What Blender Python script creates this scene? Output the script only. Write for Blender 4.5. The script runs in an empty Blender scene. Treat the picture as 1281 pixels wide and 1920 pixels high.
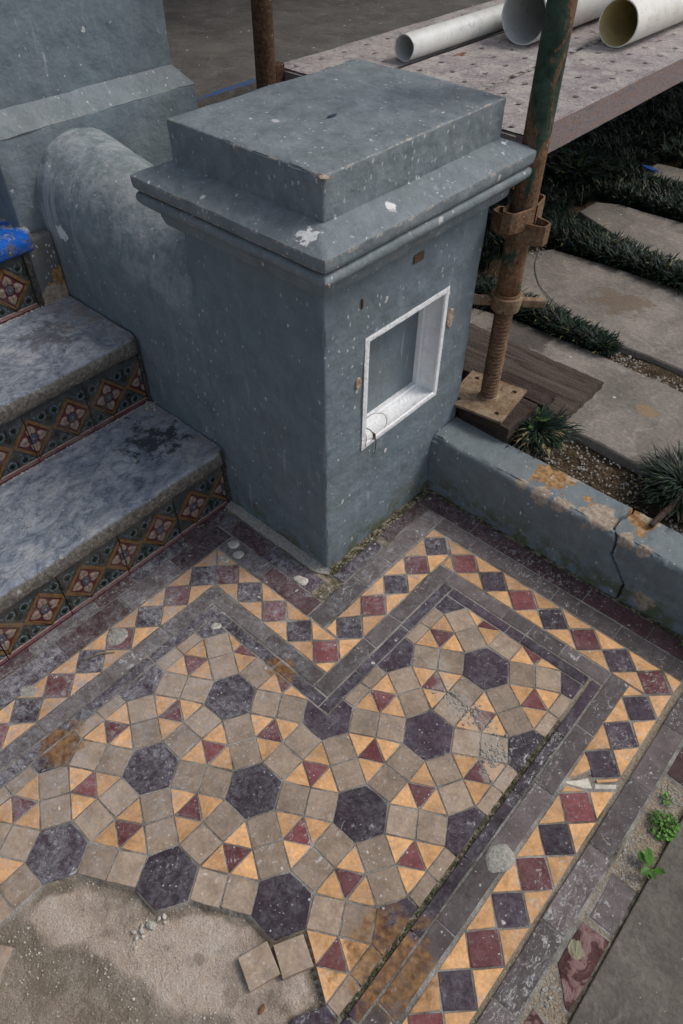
import bpy, bmesh, math, random
import numpy as np
from mathutils import Vector, Matrix, noise as mnoise
random.seed(7); np.random.seed(7)
U = 0.0508            # one floor-tile side (two inches) in metres; every coordinate below is in tile sides
S3 = math.sqrt(3.0)
C = bpy.context.scene.collection

# ------------------------------------------------------------------ camera
cd = bpy.data.cameras.new('camera'); cam = bpy.data.objects.new('camera', cd); C.objects.link(cam)
cd.sensor_fit = 'VERTICAL'; cd.sensor_height = 36.0; cd.lens = 36.0*1339.47/1920.0
cd.clip_start = 0.05; cd.clip_end = 400
def _rod(w):
    w = np.array(w); t = np.linalg.norm(w); k = w/t
    K = np.array([[0,-k[2],k[1]],[k[2],0,-k[0]],[-k[1],k[0],0]])
    return np.eye(3)+math.sin(t)*K+(1-math.cos(t))*K@K
_R = _rod([2.24749674, 0.860383365, -0.334013592])
_r, _d, _f = _R[0], _R[1], _R[2]
_c = np.array([15.19006, -7.4376384, 24.2572574])*U
cam.matrix_world = Matrix(((_r[0], -_d[0], -_f[0], _c[0]), (_r[1], -_d[1], -_f[1], _c[1]), (_r[2], -_d[2], -_f[2], _c[2]), (0,0,0,1)))
sc = bpy.context.scene; sc.camera = cam
# ------------------------------------------------------------------ light: bright overcast, soft sun behind thin cloud
SUN_AZ = math.radians(48)       # compass direction of the sun measured from +X towards +Y
SUN_EL = math.radians(52)
w = bpy.data.worlds.new('World'); sc.world = w; w.use_nodes = True
nt = w.node_tree; nt.nodes.clear()
sky = nt.nodes.new('ShaderNodeTexSky'); sky.sky_type = 'NISHITA'; sky.sun_disc = False
sky.sun_elevation = SUN_EL; sky.sun_rotation = math.radians(90)-SUN_AZ
sky.air_density = 1.0; sky.dust_density = 3.0; sky.ozone_density = 1.0
bg = nt.nodes.new('ShaderNodeBackground'); bg.inputs['Strength'].default_value = 0.15
wo = nt.nodes.new('ShaderNodeOutputWorld')
hs = nt.nodes.new('ShaderNodeHueSaturation'); hs.inputs['Saturation'].default_value = 0.68   # thin cloud veils the blue
nt.links.new(sky.outputs[0], hs.inputs['Color']); nt.links.new(hs.outputs[0], bg.inputs[0]); nt.links.new(bg.outputs[0], wo.inputs[0])
sl = bpy.data.lights.new('sun', 'SUN'); sl.energy = 1.3; sl.angle = math.radians(20); sl.color = (1.0, 0.965, 0.91)
so = bpy.data.objects.new('sun', sl); C.objects.link(so)
sd = Vector((math.cos(SUN_AZ)*math.cos(SUN_EL), math.sin(SUN_AZ)*math.cos(SUN_EL), math.sin(SUN_EL)))
so.rotation_euler = sd.to_track_quat('Z', 'Y').to_euler(); so.location = (2, 2, 6)
sc.view_settings.view_transform = 'Standard'; sc.view_settings.look = 'None'
sc.view_settings.gamma = 1.0; sc.view_settings.use_curve_mapping = False
sc.view_settings.exposure = -0.03
sc.render.engine = 'CYCLES'

# ------------------------------------------------------------------ helpers
def link(name, me, mat=None, parent=None, origin=(0,0,0), label=None, cat=None, group=None, kind=None, smooth=False):
    """mesh coordinates are tile units relative to origin; parent is an empty whose stored origin is in tile units"""
    o = bpy.data.objects.new(name, me); C.objects.link(o)
    po = (0,0,0)
    if parent is not None:
        o.parent = parent; po = parent.get('_o', (0,0,0))
        # parents never carry rotation in this file, only location
    o.location = [(origin[i]-po[i])*U for i in range(3)]
    ORG[o.name] = tuple(origin)
    if mat is not None and not me.materials:
        for m in (mat if isinstance(mat, (list, tuple)) else [mat]): me.materials.append(m)
    if label: o['label'] = label
    if cat: o['category'] = cat
    if group: o['group'] = group
    if kind: o['kind'] = kind
    if smooth:
        me.polygons.foreach_set('use_smooth', [True]*len(me.polygons))
    return o
ORG = {}
def mesh_of(name, verts, faces, mats=None, smooth=False):
    me = bpy.data.meshes.new(name)
    me.from_pydata([(v[0]*U, v[1]*U, v[2]*U) for v in verts], [], faces)
    me.update()
    if mats is not None: me.polygons.foreach_set('material_index', mats)
    if smooth: me.polygons.foreach_set('use_smooth', [True]*len(me.polygons))
    return me
def thing(name, label, cat, loc=(0,0,0), group=None, kind=None):
    o = bpy.data.objects.new(name, None); C.objects.link(o)
    o.location = [c*U for c in loc]; o.empty_display_size = 0.05
    PO[o.name] = tuple(loc)
    o['label'] = label; o['category'] = cat
    if group: o['group'] = group
    if kind: o['kind'] = kind
    return o
PO = {}
def part(name, verts, faces, mat, parent, kind=None, label=None, smooth=False, mats=None, bevel=0):
    """a part: vertices given in world tile units"""
    po = PO.get(parent.name) if parent.name in PO else ORG.get(parent.name, (0,0,0))
    vv = [(v[0]-po[0], v[1]-po[1], v[2]-po[2]) for v in verts]
    me = mesh_of(name, vv, faces, mats, smooth)
    if smooth: me.set_sharp_from_angle(angle=math.radians(38))
    for m in (mat if isinstance(mat, (list, tuple)) else [mat]): me.materials.append(m)
    o = bpy.data.objects.new(name, me); C.objects.link(o); o.parent = parent
    ORG[o.name] = po
    if kind: o['kind'] = kind
    if label: o['label'] = label
    if bevel:
        b = o.modifiers.new('bevel', 'BEVEL'); b.width = bevel*U; b.segments = 2; b.limit_method = 'ANGLE'; b.angle_limit = math.radians(40)
    return o
def solo(name, verts, faces, mat, label=None, cat=None, group=None, kind=None, loc=(0,0,0), smooth=False, mats=None, bevel=0):
    vv = [(v[0]-loc[0], v[1]-loc[1], v[2]-loc[2]) for v in verts]
    me = mesh_of(name, vv, faces, mats, smooth)
    if smooth: me.set_sharp_from_angle(angle=math.radians(38))
    for m in (mat if isinstance(mat, (list, tuple)) else [mat]): me.materials.append(m)
    o = bpy.data.objects.new(name, me); C.objects.link(o); o.location = [c*U for c in loc]
    ORG[o.name] = tuple(loc)
    if label: o['label'] = label
    if cat: o['category'] = cat
    if group: o['group'] = group
    if kind: o['kind'] = kind
    if bevel:
        b = o.modifiers.new('bevel', 'BEVEL'); b.width = bevel*U; b.segments = 2; b.limit_method = 'ANGLE'; b.angle_limit = math.radians(40)
    return o
class G:
    """gathers geometry"""
    def __init__(s): s.v = []; s.f = []; s.m = []
    def add(s, v, f, m=0):
        n = len(s.v); s.v += [tuple(p) for p in v]; s.f += [tuple(i+n for i in q) for q in f]; s.m += [m]*len(f)
    def box(s, x0, x1, y0, y1, z0, z1, m=0):
        s.add([(x0,y0,z0),(x1,y0,z0),(x1,y1,z0),(x0,y1,z0),(x0,y0,z1),(x1,y0,z1),(x1,y1,z1),(x0,y1,z1)],
              [(0,3,2,1),(4,5,6,7),(0,1,5,4),(1,2,6,5),(2,3,7,6),(3,0,4,7)], m)
    def prism(s, poly, z0, z1, m=0):
        n = len(poly)
        s.add([(p[0],p[1],z0) for p in poly]+[(p[0],p[1],z1) for p in poly],
              [tuple(range(n-1,-1,-1)), tuple(range(n,2*n))]+[(i,(i+1)%n,n+(i+1)%n,n+i) for i in range(n)], m)
    def tube(s, path, rads, seg=20, caps=True, m=0):
        rings = []
        for i, p in enumerate(path):
            p = Vector(p)
            if i == 0: t = Vector(path[1])-p
            elif i == len(path)-1: t = p-Vector(path[i-1])
            else: t = Vector(path[i+1])-Vector(path[i-1])
            t.normalize()
            a = Vector((0,0,1)) if abs(t.z) < .9 else Vector((1,0,0))
            u = t.cross(a).normalized(); v = t.cross(u)
            r = rads[i] if isinstance(rads, (list, tuple)) else rads
            rings.append([p+u*r*math.cos(2*math.pi*k/seg)+v*r*math.sin(2*math.pi*k/seg) for k in range(seg)])
        vs = [q for r in rings for q in r]; fs = []
        for i in range(len(path)-1):
            for k in range(seg):
                a = i*seg+k; b = i*seg+(k+1)%seg
                fs.append((a, b, b+seg, a+seg))
        if caps: fs.append(tuple(range(seg-1,-1,-1))); fs.append(tuple(range((len(path)-1)*seg, len(path)*seg)))
        s.add(vs, fs, m)
def fbm(x, y, z, s=1.0, o=4):
    return mnoise.fractal(Vector((x*s, y*s, z*s)), 1.0, 2.0, o)

# ------------------------------------------------------------------ materials
class M:
    def __init__(s, name, rough=0.75, spec=0.4):
        s.m = bpy.data.materials.new(name); s.m.use_nodes = True; s.t = s.m.node_tree
        s.b = s.t.nodes['Principled BSDF']; s.b.inputs['Roughness'].default_value = rough
        s.b.inputs['Specular IOR Level'].default_value = spec
        g = s.t.nodes.new('ShaderNodeNewGeometry'); v = s.t.nodes.new('ShaderNodeVectorMath'); v.operation = 'SCALE'
        v.inputs['Scale'].default_value = 1.0/U; s.t.links.new(g.outputs['Position'], v.inputs[0]); s.P = v.outputs[0]; s.geo = g
    def L(s, a, b):
        if hasattr(a, 'is_output') or isinstance(a, bpy.types.NodeSocket): s.t.links.new(a, b)
        else: b.default_value = a
    def noise(s, sc, det=4, rough=0.55, dist=0.0, vec=None, off=None):
        n = s.t.nodes.new('ShaderNodeTexNoise'); n.inputs['Scale'].default_value = sc; n.inputs['Detail'].default_value = det
        n.inputs['Roughness'].default_value = rough; n.inputs['Distortion'].default_value = dist
        s.t.links.new(vec or (s.off(off) if off else s.P), n.inputs['Vector'])
        k = s.t.nodes.new('ShaderNodeMath'); k.operation = 'MULTIPLY_ADD'; k.inputs[1].default_value = 1.55; k.inputs[2].default_value = 0.5-0.5*1.55; k.use_clamp = True
        s.t.links.new(n.outputs[0], k.inputs[0]); return k.outputs[0]
    def off(s, o):
        v = s.t.nodes.new('ShaderNodeVectorMath'); v.operation = 'ADD'; s.t.links.new(s.P, v.inputs[0]); v.inputs[1].default_value = o; return v.outputs[0]
    def stretch(s, k, vec=None):
        v = s.t.nodes.new('ShaderNodeVectorMath'); v.operation = 'MULTIPLY'; s.t.links.new(vec or s.P, v.inputs[0]); v.inputs[1].default_value = k; return v.outputs[0]
    def math(s, op, a, b=0.0, c=None, clamp=False):
        n = s.t.nodes.new('ShaderNodeMath'); n.operation = op; n.use_clamp = clamp; s.L(a, n.inputs[0]); s.L(b, n.inputs[1])
        if c is not None: s.L(c, n.inputs[2])
        return n.outputs[0]
    def rng(s, a, lo, hi, t0=0.0, t1=1.0):
        n = s.t.nodes.new('ShaderNodeMapRange'); n.clamp = True; n.interpolation_type = 'SMOOTHSTEP'; s.L(a, n.inputs[0])
        n.inputs[1].default_value = lo; n.inputs[2].default_value = hi; n.inputs[3].default_value = t0; n.inputs[4].default_value = t1; return n.outputs[0]
    def ramp(s, a, stops):
        n = s.t.nodes.new('ShaderNodeValToRGB'); s.L(a, n.inputs[0]); cr = n.color_ramp
        while len(cr.elements) < len(stops): cr.elements.new(0.5)
        for e, (p, c) in zip(cr.elements, stops): e.position = p; e.color = (*c, 1)
        return n.outputs[0]
    def mix(s, f, a, b):
        n = s.t.nodes.new('ShaderNodeMix'); n.data_type = 'RGBA'; s.L(f, n.inputs[0])
        for v, i in ((a, n.inputs[6]), (b, n.inputs[7])):
            if isinstance(v, tuple): i.default_value = (*v, 1)
            else: s.t.links.new(v, i)
        return n.outputs[2]
    def mul(s, col, f):   # scale a colour by a scalar
        n = s.t.nodes.new('ShaderNodeVectorMath'); n.operation = 'SCALE'
        if isinstance(col, tuple): n.inputs[0].default_value = col
        else: s.t.links.new(col, n.inputs[0])
        s.L(f, n.inputs['Scale']); return n.outputs[0]
    def vor(s, sc, vec=None, rand=1.0, feature='F1'):
        n = s.t.nodes.new('ShaderNodeTexVoronoi'); n.inputs['Scale'].default_value = sc; n.feature = feature
        n.inputs['Randomness'].default_value = rand; s.t.links.new(vec or s.P, n.inputs['Vector']); return n
    def warp(s, amt, sc=2.0, vec=None):
        n = s.t.nodes.new('ShaderNodeTexNoise'); n.inputs['Scale'].default_value = sc; n.inputs['Detail'].default_value = 3
        s.t.links.new(vec or s.P, n.inputs['Vector'])
        a = s.t.nodes.new('ShaderNodeVectorMath'); a.operation = 'MULTIPLY_ADD'; s.t.links.new(n.outputs['Color'], a.inputs[0])
        a.inputs[1].default_value = (amt, amt, amt); s.t.links.new(vec or s.P, a.inputs[2]); return a.outputs[0]
    def splat(s, sc, dens, r0, r1, wamt=0.12, wsc=6.0, vec=None):
        """irregular drops: a random share of voronoi cells carries one of random size"""
        v = s.vor(sc, s.warp(wamt, wsc, vec))
        sep = s.t.nodes.new('ShaderNodeSeparateColor'); s.t.links.new(v.outputs['Color'], sep.inputs[0])
        rad = s.rng(sep.outputs[0], 0.0, 1.0, r0, r1)
        rad = s.math('MULTIPLY', rad, s.math('LESS_THAN', sep.outputs[1], dens))
        d = s.math('SUBTRACT', rad, v.outputs['Distance'])
        return s.rng(d, 0.0, 0.035, 0, 1)
    def spot(s, c, r, wob=0.9, soft=0.15, nsc=1.2, sq=(1,1,1)):
        v = s.t.nodes.new('ShaderNodeVectorMath'); v.operation = 'SUBTRACT'; s.t.links.new(s.P, v.inputs[0]); v.inputs[1].default_value = c
        k = s.stretch(tuple(q/r for q in sq), v.outputs[0])
        l = s.t.nodes.new('ShaderNodeVectorMath'); l.operation = 'LENGTH'; s.t.links.new(k, l.inputs[0])
        d = s.math('MULTIPLY_ADD', s.math('SUBTRACT', s.noise(nsc, 5, 0.6), 0.5), wob*2, l.outputs['Value'])
        return s.rng(d, 1-soft, 1+soft, 1, 0)
    def bump(s, h, dist, strength=1.0, prev=None):
        n = s.t.nodes.new('ShaderNodeBump'); n.inputs['Strength'].default_value = strength; n.inputs['Distance'].default_value = dist*U
        s.L(h, n.inputs['Height'])
        if prev: s.t.links.new(prev, n.inputs['Normal'])
        s.t.links.new(n.outputs[0], s.b.inputs['Normal']); return n.outputs[0]
    def out(s, col, rough=None):
        if isinstance(col, tuple): s.b.inputs['Base Color'].default_value = (*col, 1)
        else: s.t.links.new(col, s.b.inputs['Base Color'])
        if rough is not None: s.L(rough, s.b.inputs['Roughness'])
        return s.m
    def rnd(s):
        o = s.t.nodes.new('ShaderNodeObjectInfo'); return o.outputs['Random']
    def sepP(s):
        n = s.t.nodes.new('ShaderNodeSeparateXYZ'); s.t.links.new(s.P, n.inputs[0]); return n.outputs
    def attr(s, name):
        n = s.t.nodes.new('ShaderNodeAttribute'); n.attribute_name = name; return n.outputs

PAINT = (0.158, 0.199, 0.220)
def paint_mat(name, base=PAINT, speck=0.32, whites=(), ochre=(), moss=0.0, scuff=0.35, bare=(), edges=(), lime=0.0):
    m = M(name, 0.62, 0.2)
    big = m.noise(0.22, 4, 0.6); mid = m.noise(1.0, 8, 0.72)
    c = m.ramp(mid, [(0.2, tuple(x*0.84 for x in base)), (0.5, base), (0.8, tuple(x*1.14+0.004 for x in base))])
    c = m.mix(m.rng(big, 0.4, 0.72, 0, 0.28), c, tuple(x*0.82+0.02 for x in (base[0]*1.15, base[1], base[2]*0.85)))
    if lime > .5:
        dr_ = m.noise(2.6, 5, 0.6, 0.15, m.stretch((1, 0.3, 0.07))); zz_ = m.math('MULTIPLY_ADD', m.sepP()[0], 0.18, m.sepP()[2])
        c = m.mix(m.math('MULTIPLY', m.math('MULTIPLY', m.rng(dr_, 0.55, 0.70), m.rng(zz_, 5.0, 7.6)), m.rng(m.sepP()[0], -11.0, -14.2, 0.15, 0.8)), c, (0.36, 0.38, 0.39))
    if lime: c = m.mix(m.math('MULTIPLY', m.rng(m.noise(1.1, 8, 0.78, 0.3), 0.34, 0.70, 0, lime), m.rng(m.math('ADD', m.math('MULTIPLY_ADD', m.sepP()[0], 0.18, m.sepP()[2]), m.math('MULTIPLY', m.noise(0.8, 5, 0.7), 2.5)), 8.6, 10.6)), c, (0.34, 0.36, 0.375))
    # vertical run marks of washed lime
    runs = m.noise(1.6, 4, 0.6, 0.2, m.stretch((1, 1, 0.12)))
    c = m.mix(m.rng(runs, 0.56, 0.8, 0, 0.30), c, tuple(x*1.35+0.02 for x in base))
    # chalky scuffs
    sc_ = m.noise(4.5, 6, 0.75, 1.2, m.stretch((1, 1, 0.55)))
    c = m.mix(m.rng(sc_, 0.62, 0.82, 0, scuff), c, (0.38, 0.40, 0.41))
    st_ = m.noise(3.0, 6, 0.7, 0.3, m.stretch((1.0, 1.0, 0.10)))
    c = m.mix(m.math('MULTIPLY', m.rng(st_, 0.66, 0.80), m.rng(m.noise(0.35, 3), 0.45, 0.65, 0.05, 0.6)), c, (0.42, 0.44, 0.45))
    for (p, r) in ochre: c = m.mix(m.spot(p, r, 1.0, 0.08, 2.2), c, m.ramp(m.noise(5, 4), [(0.3, (0.20, 0.10, 0.035)), (0.7, (0.40, 0.25, 0.12))]))
    for (p, r) in bare: c = m.mix(m.spot(p, r, 0.8, 0.06, 1.6), c, m.ramp(m.noise(6, 4), [(0.3, (0.26, 0.20, 0.15)), (0.7, (0.40, 0.33, 0.25))]))
    s1 = m.splat(1.5, speck*0.75, 0.03, 0.13, 0.25, 6, m.stretch((1, 1, 0.7))); s2 = m.math('MULTIPLY', m.splat(4.2, speck*2.0, 0.04, 0.20, 0.14, 9, m.stretch((1, 1, 0.6))), m.rng(m.noise(0.40, 5, 0.7), 0.26, 0.66, 0.1, 1.4))
    s4 = m.splat(0.55, speck*0.6, 0.02, 0.10, 0.22, 5, m.stretch((1, 1, 0.8))); c = m.mix(m.math('MULTIPLY', s4, 0.8), c, (0.55, 0.55, 0.54))
    pit = m.splat(2.6, 0.16, 0.02, 0.09, 0.2, 7); c = m.mix(m.math('MULTIPLY', pit, 0.6), c, tuple(x*0.4 for x in base))
    vc = m.vor(0.42, m.warp(1.3, 0.8), 1.0, 'DISTANCE_TO_EDGE'); ck = m.math('MULTIPLY', m.rng(vc.outputs['Distance'], 0.0, 0.006, 1, 0), m.rng(m.noise(0.5, 4, 0.6, 0, None, (3, 7, 2)), 0.80, 0.90))
    c = m.mix(m.math('MULTIPLY', ck, 0.65), c, tuple(x*0.35 for x in base))
    s3 = m.splat(0.8, speck*0.35, 0.02, 0.09, 0.10, 8)
    c = m.mix(m.math('MULTIPLY', s2, 0.75), c, (0.52, 0.53, 0.52)); c = m.mix(m.math('MULTIPLY', s1, 0.85), c, (0.62, 0.62, 0.60))
    c = m.mix(m.math('MULTIPLY', s3, 0.9), c, (0.62, 0.61, 0.57))
    for (p, r) in whites: c = m.mix(m.spot(p, r, 0.9, 0.12, 5), c, (0.68, 0.68, 0.66))
    xyz = m.sepP()
    for (ia, va, ib, vb) in edges:
        d = m.math('ADD', m.math('ABSOLUTE', m.math('SUBTRACT', xyz[ia], va)), m.math('ABSOLUTE', m.math('SUBTRACT', xyz[ib], vb)))
        k = m.rng(m.math('MULTIPLY_ADD', m.noise(2.3, 7, 0.8), 0.42, m.math('MULTIPLY', d, -1.0)), 0.19, 0.23, 0, 0.85)
        c = m.mix(k, c, (0.44, 0.385, 0.315))
    if moss:
        z = m.sepP()[2]; k = m.math('MULTIPLY', m.rng(z, 0.0, 1.8, 1, 0), m.rng(m.noise(1.4, 6, 0.7), 0.44, 0.62))
        c = m.mix(m.math('MULTIPLY', k, moss), c, (0.10, 0.105, 0.035))
    h = m.math('ADD', m.math('MULTIPLY', m.noise(1.1, 5, 0.5), 1.0), m.math('MULTIPLY', m.noise(7, 6, 0.6), 0.16))
    h = m.math('ADD', h, m.math('SUBTRACT', m.math('MULTIPLY', s1, 0.12), m.math('MULTIPLY', ck, 0.3)))
    m.bump(h, 0.12, 0.8)
    return m.out(c, m.rng(mid, 0.3, 0.7, 0.5, 0.72))

SANDTRAIL = [((8.3, 6.2, 0), 0.45), ((9.1, 5.6, 0), 0.5), ((9.9, 5.45, 0), 0.55), ((10.7, 5.4, 0), 0.55), ((11.4, 5.1, 0), 0.5), ((11.9, 4.6, 0), 0.5), ((12.3, 4.1, 0), 0.4)]
STAINS = [((13.15, -2.75, 0), 1.25, 'o'), ((3.86, 2.13, 0), 0.5, 'o'), ((0.2, -5.3, 0), 0.75, 'o')]
def tile_mat(name, base, var=0.16, chalk=0.5, glaze=0.42):
    m = M(name, glaze, 0.16)
    r = m.rnd()
    n1 = m.noise(1.6, 6, 0.7, 0.4); n2 = m.noise(9, 5, 0.7)
    c = m.ramp(n1, [(0.28, tuple(x*0.74 for x in base)), (0.52, base), (0.78, tuple(min(1, x*1.20+0.012) for x in base))])
    c = m.mul(c, m.rng(r, 0, 1, 1-var, 1+var))
    c = m.mul(c, m.rng(n2, 0.25, 0.75, 0.86, 1.12))
    # chalky film: thick towards the steps, thin by the path
    sp = m.sepP()
    near = m.rng(m.math('ADD', sp[0], m.math('MULTIPLY', sp[1], -0.10)), -3.0, 9.0, 1.35, 0.32)
    film = m.math('MULTIPLY', m.math('MULTIPLY', m.rng(m.noise(0.8, 9, 0.75, 0.5), 0.22, 0.75, 0.15, 1.1), m.rng(m.noise(4.2, 9, 0.9, 0.6), 0.35, 0.70, 0.08, 1.9)), near)
    c = m.mix(m.math('MULTIPLY', film, chalk, clamp=True), c, (0.33, 0.335, 0.355))
    sg = m.noise(1.9, 10, 0.85, 0.9, None, (4, 2, 9)); c = m.mix(m.math('MULTIPLY', m.rng(sg, 0.57, 0.80), m.math('MULTIPLY', near, 0.80, None, True)), c, (0.42, 0.42, 0.43))
    # sharp trowel smears
    sm = m.noise(3.2, 7, 0.82, 1.6, m.stretch((1.0, 0.55, 1)))
    c = m.mix(m.math('MULTIPLY', m.rng(sm, 0.615, 0.70), m.math('MULTIPLY', m.rng(m.noise(0.33, 2), 0.42, 0.62), 0.75)), c, (0.52, 0.51, 0.50))
    s1 = m.splat(2.3, 0.42, 0.02, 0.15, 0.22, 7); s2 = m.splat(6.5, 0.60, 0.04, 0.22, 0.08, 14)
    c = m.mix(m.math('MULTIPLY', s1, 0.85), c, (0.58, 0.56, 0.53)); c = m.mix(m.math('MULTIPLY', m.math('MULTIPLY', s2, 0.8), m.rng(m.noise(0.5, 3), 0.3, 0.7, 0.25, 1.0)), c, (0.54, 0.53, 0.51))
    # dark pits
    c = m.mix(m.math('MULTIPLY', m.splat(3.4, 0.12, 0.02, 0.09, 0.1, 9), 0.7), c, (0.04, 0.035, 0.03))
    for p, rr, k in STAINS:
        c = m.mix(m.math('MULTIPLY', m.spot(p, rr, 0.95, 0.30, 1.7), m.rng(m.noise(2.6, 7, 0.8), 0.25, 0.6, 0.35, 0.9)), c, m.ramp(m.noise(4, 4), [(0.25, (0.10, 0.042, 0.012)), (0.75, (0.34, 0.19, 0.075))]))
    # sandy builder's dust swept over the corner tiles
    sand = None
    for sp_, sr_ in SANDTRAIL:
        q_ = m.spot(sp_, sr_, 0.9, 0.35, 2.2); sand = q_ if sand is None else m.math('MAXIMUM', sand, q_)
    c = m.mix(m.math('MULTIPLY', sand, m.rng(m.noise(9, 8, 0.85), 0.30, 0.75, 0.25, 0.85)), c, (0.38, 0.35, 0.30))
    smear = m.math('MAXIMUM', m.spot((16.3, 1.9, 0), 1.2, 1.7, 0.1, 3.0, (1.6, .6, 1)), m.spot((16.3, -0.9, 0), 1.1, 1.8, 0.1, 3.0, (1.6, .6, 1)))
    smear = m.math('MAXIMUM', smear, m.math('MAXIMUM', m.spot((13.2, 5.3, 0), 0.9, 1.7, 0.1, 3.0, (1.6, .5, 1)), m.spot((8.3, 13.0, 0), 1.1, 1.7, 0.1, 3.0, (.6, 1.5, 1))))
    smear = m.math('MAXIMUM', smear, m.math('MAXIMUM', m.spot((15.0, 8.0, 0), 0.5, 1.4, 0.1, 3.0, (.9, .9, 1)), m.spot((15.6, 10.9, 0), 1.0, 1.7, 0.1, 3.0, (.5, 1.6, 1))))
    c = m.mix(m.math('MULTIPLY', smear, m.rng(m.noise(7, 8, 0.85, 1.2, m.stretch((1.0, 0.5, 1))), 0.54, 0.66, 0.0, 0.85)), c, (0.52, 0.51, 0.48))
    h = m.math('ADD', m.math('MULTIPLY', n2, 0.35), m.math('ADD', m.math('MULTIPLY', n1, 0.5), m.math('MULTIPLY', s1, 0.4)))
    m.bump(h, 0.03, 0.7)
    return m.out(c, m.math('ADD', m.math('MULTIPLY', film, 0.3, None, True), glaze+0.1, None, True))

MAT = {}
MAT['paint'] = paint_mat('grey_blue_paint', speck=0.30, moss=0.75)
MAT['paint_top'] = paint_mat('weathered_grey_paint', (0.160, 0.192, 0.205), speck=0.60, edges=[(1, 6.97, 2, 16.60), (0, 1.75, 2, 16.60), (1, 5.92, 2, 14.90), (0, 2.80, 2, 14.90), (1, 5.92, 2, 14.55)], whites=[((1.7, 6.45, 15.0), 0.33), ((2.2, 9.4, 15.1), 0.18), ((1.9, 15.9, 15.1), 0.2)], scuff=0.6, lime=0.28)
MAT['paint_wall'] = paint_mat('garden_wall_paint', (0.160, 0.190, 0.200), speck=0.28, moss=0.8,
    ochre=[((7.3, 15.35, 3.1), 0.75), ((11.4, 15.3, 3.1), 0.45), ((10.9, 15.7, 3.1), 0.35), ((9.5, 14.9, 3.1), 0.25), ((9.0, 15.2, 3.1), 0.2)],
    bare=[((9.9, 14.6, 3.1), 0.7), ((8.4, 14.15, 3.1), 0.45), ((7.4, 14.15, 3.1), 0.4), ((6.5, 14.15, 3.1), 0.28), ((11.3, 14.15, 3.1), 0.4), ((12.0, 14.1, 3.1), 0.3), ((11.5, 15.9, 3.1), 0.4), ((8, 16.0, 3.1), 0.3), ((12.9, 13.9, 0.6), 0.5)])
MAT['tan'] = tile_mat('tan_tile', (0.33, 0.245, 0.172), 0.20, 0.42, 0.5)
MAT['orange'] = tile_mat('orange_tile', (0.66, 0.36, 0.15), 0.20, 0.50, 0.42)
MAT['red'] = tile_mat('red_tile', (0.165, 0.044, 0.044), 0.28, 0.42, 0.4)
MAT['dark'] = tile_mat('black_plum_tile', (0.042, 0.024, 0.036), 0.32, 0.50, 0.45)
MAT['grey'] = tile_mat('grey_brown_tile', (0.110, 0.086, 0.082), 0.28, 0.36, 0.5)
MAT['maroon'] = tile_mat('maroon_tile', (0.072, 0.032, 0.032), 0.3, 0.26, 0.45)

def mat_bed():
    m = M('mortar_and_sand', 0.93, 0.2)
    a = m.attr('zone')[0]; sepc = m.t.nodes.new('ShaderNodeSeparateColor'); m.t.links.new(a, sepc.inputs[0])
    g, mo, so = sepc.outputs[0], sepc.outputs[1], sepc.outputs[2]
    n = m.noise(1.5, 7, 0.7); f = m.noise(16, 4, 0.7)
    grout = m.ramp(m.noise(0.6, 8, 0.75), [(0.18, (0.06, 0.052, 0.04)), (0.42, (0.24, 0.22, 0.19)), (0.72, (0.50, 0.48, 0.44))])
    mort = m.ramp(n, [(0.15, (0.44, 0.345, 0.26)), (0.5, (0.60, 0.49, 0.395)), (0.85, (0.68, 0.60, 0.52))])
    sand = m.ramp(f, [(0.2, (0.17, 0.13, 0.085)), (0.5, (0.37, 0.30, 0.215)), (0.8, (0.56, 0.48, 0.375))])
    c = m.mix(mo, grout, mort); c = m.mix(so, c, sand)
    band = m.math('MULTIPLY', m.math('MULTIPLY', mo, m.math('SUBTRACT', 1.0, mo)), m.rng(m.noise(1.6, 6, 0.7), 0.3, 0.7, 0.6, 2.6), None, True)
    c = m.mix(band, c, (0.15, 0.115, 0.075))
    c = m.mul(c, m.rng(m.noise(22, 3, 0.7), 0.2, 0.8, 0.78, 1.15))
    pk = m.splat(6.5, 0.28, 0.06, 0.26, 0.06, 12)
    c = m.mix(m.math('MULTIPLY', pk, m.math('MULTIPLY', m.math('MAXIMUM', mo, so), 0.7)), c, (0.50, 0.47, 0.42))
    dk = m.splat(5.0, 0.14, 0.04, 0.16, 0.06, 12)
    c = m.mix(m.math('MULTIPLY', dk, m.math('MULTIPLY', mo, 0.7)), c, (0.07, 0.055, 0.045))
    bigd = m.splat(1.1, 0.25, 0.05, 0.20, 0.35, 3)
    c = m.mix(m.math('MULTIPLY', bigd, m.math('MULTIPLY', mo, 0.5)), c, (0.16, 0.125, 0.085))
    ms = m.attr('moss')[2]
    c = m.mix(m.math('MULTIPLY', ms, m.rng(m.noise(3.0, 5, 0.7), 0.3, 0.6)), c, m.ramp(m.noise(5, 4), [(0.3, (0.020, 0.022, 0.010)), (0.6, (0.05, 0.058, 0.02)), (0.8, (0.12, 0.105, 0.05))]))
    h = m.math('ADD', m.math('MULTIPLY', f, 0.7), m.math('ADD', m.math('MULTIPLY', m.noise(5, 5, 0.7), 0.8), m.math('MULTIPLY', pk, 0.5)))
    m.bump(h, 0.09, 1.0)
    return m.out(c)
MAT['bed'] = mat_bed()

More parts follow.
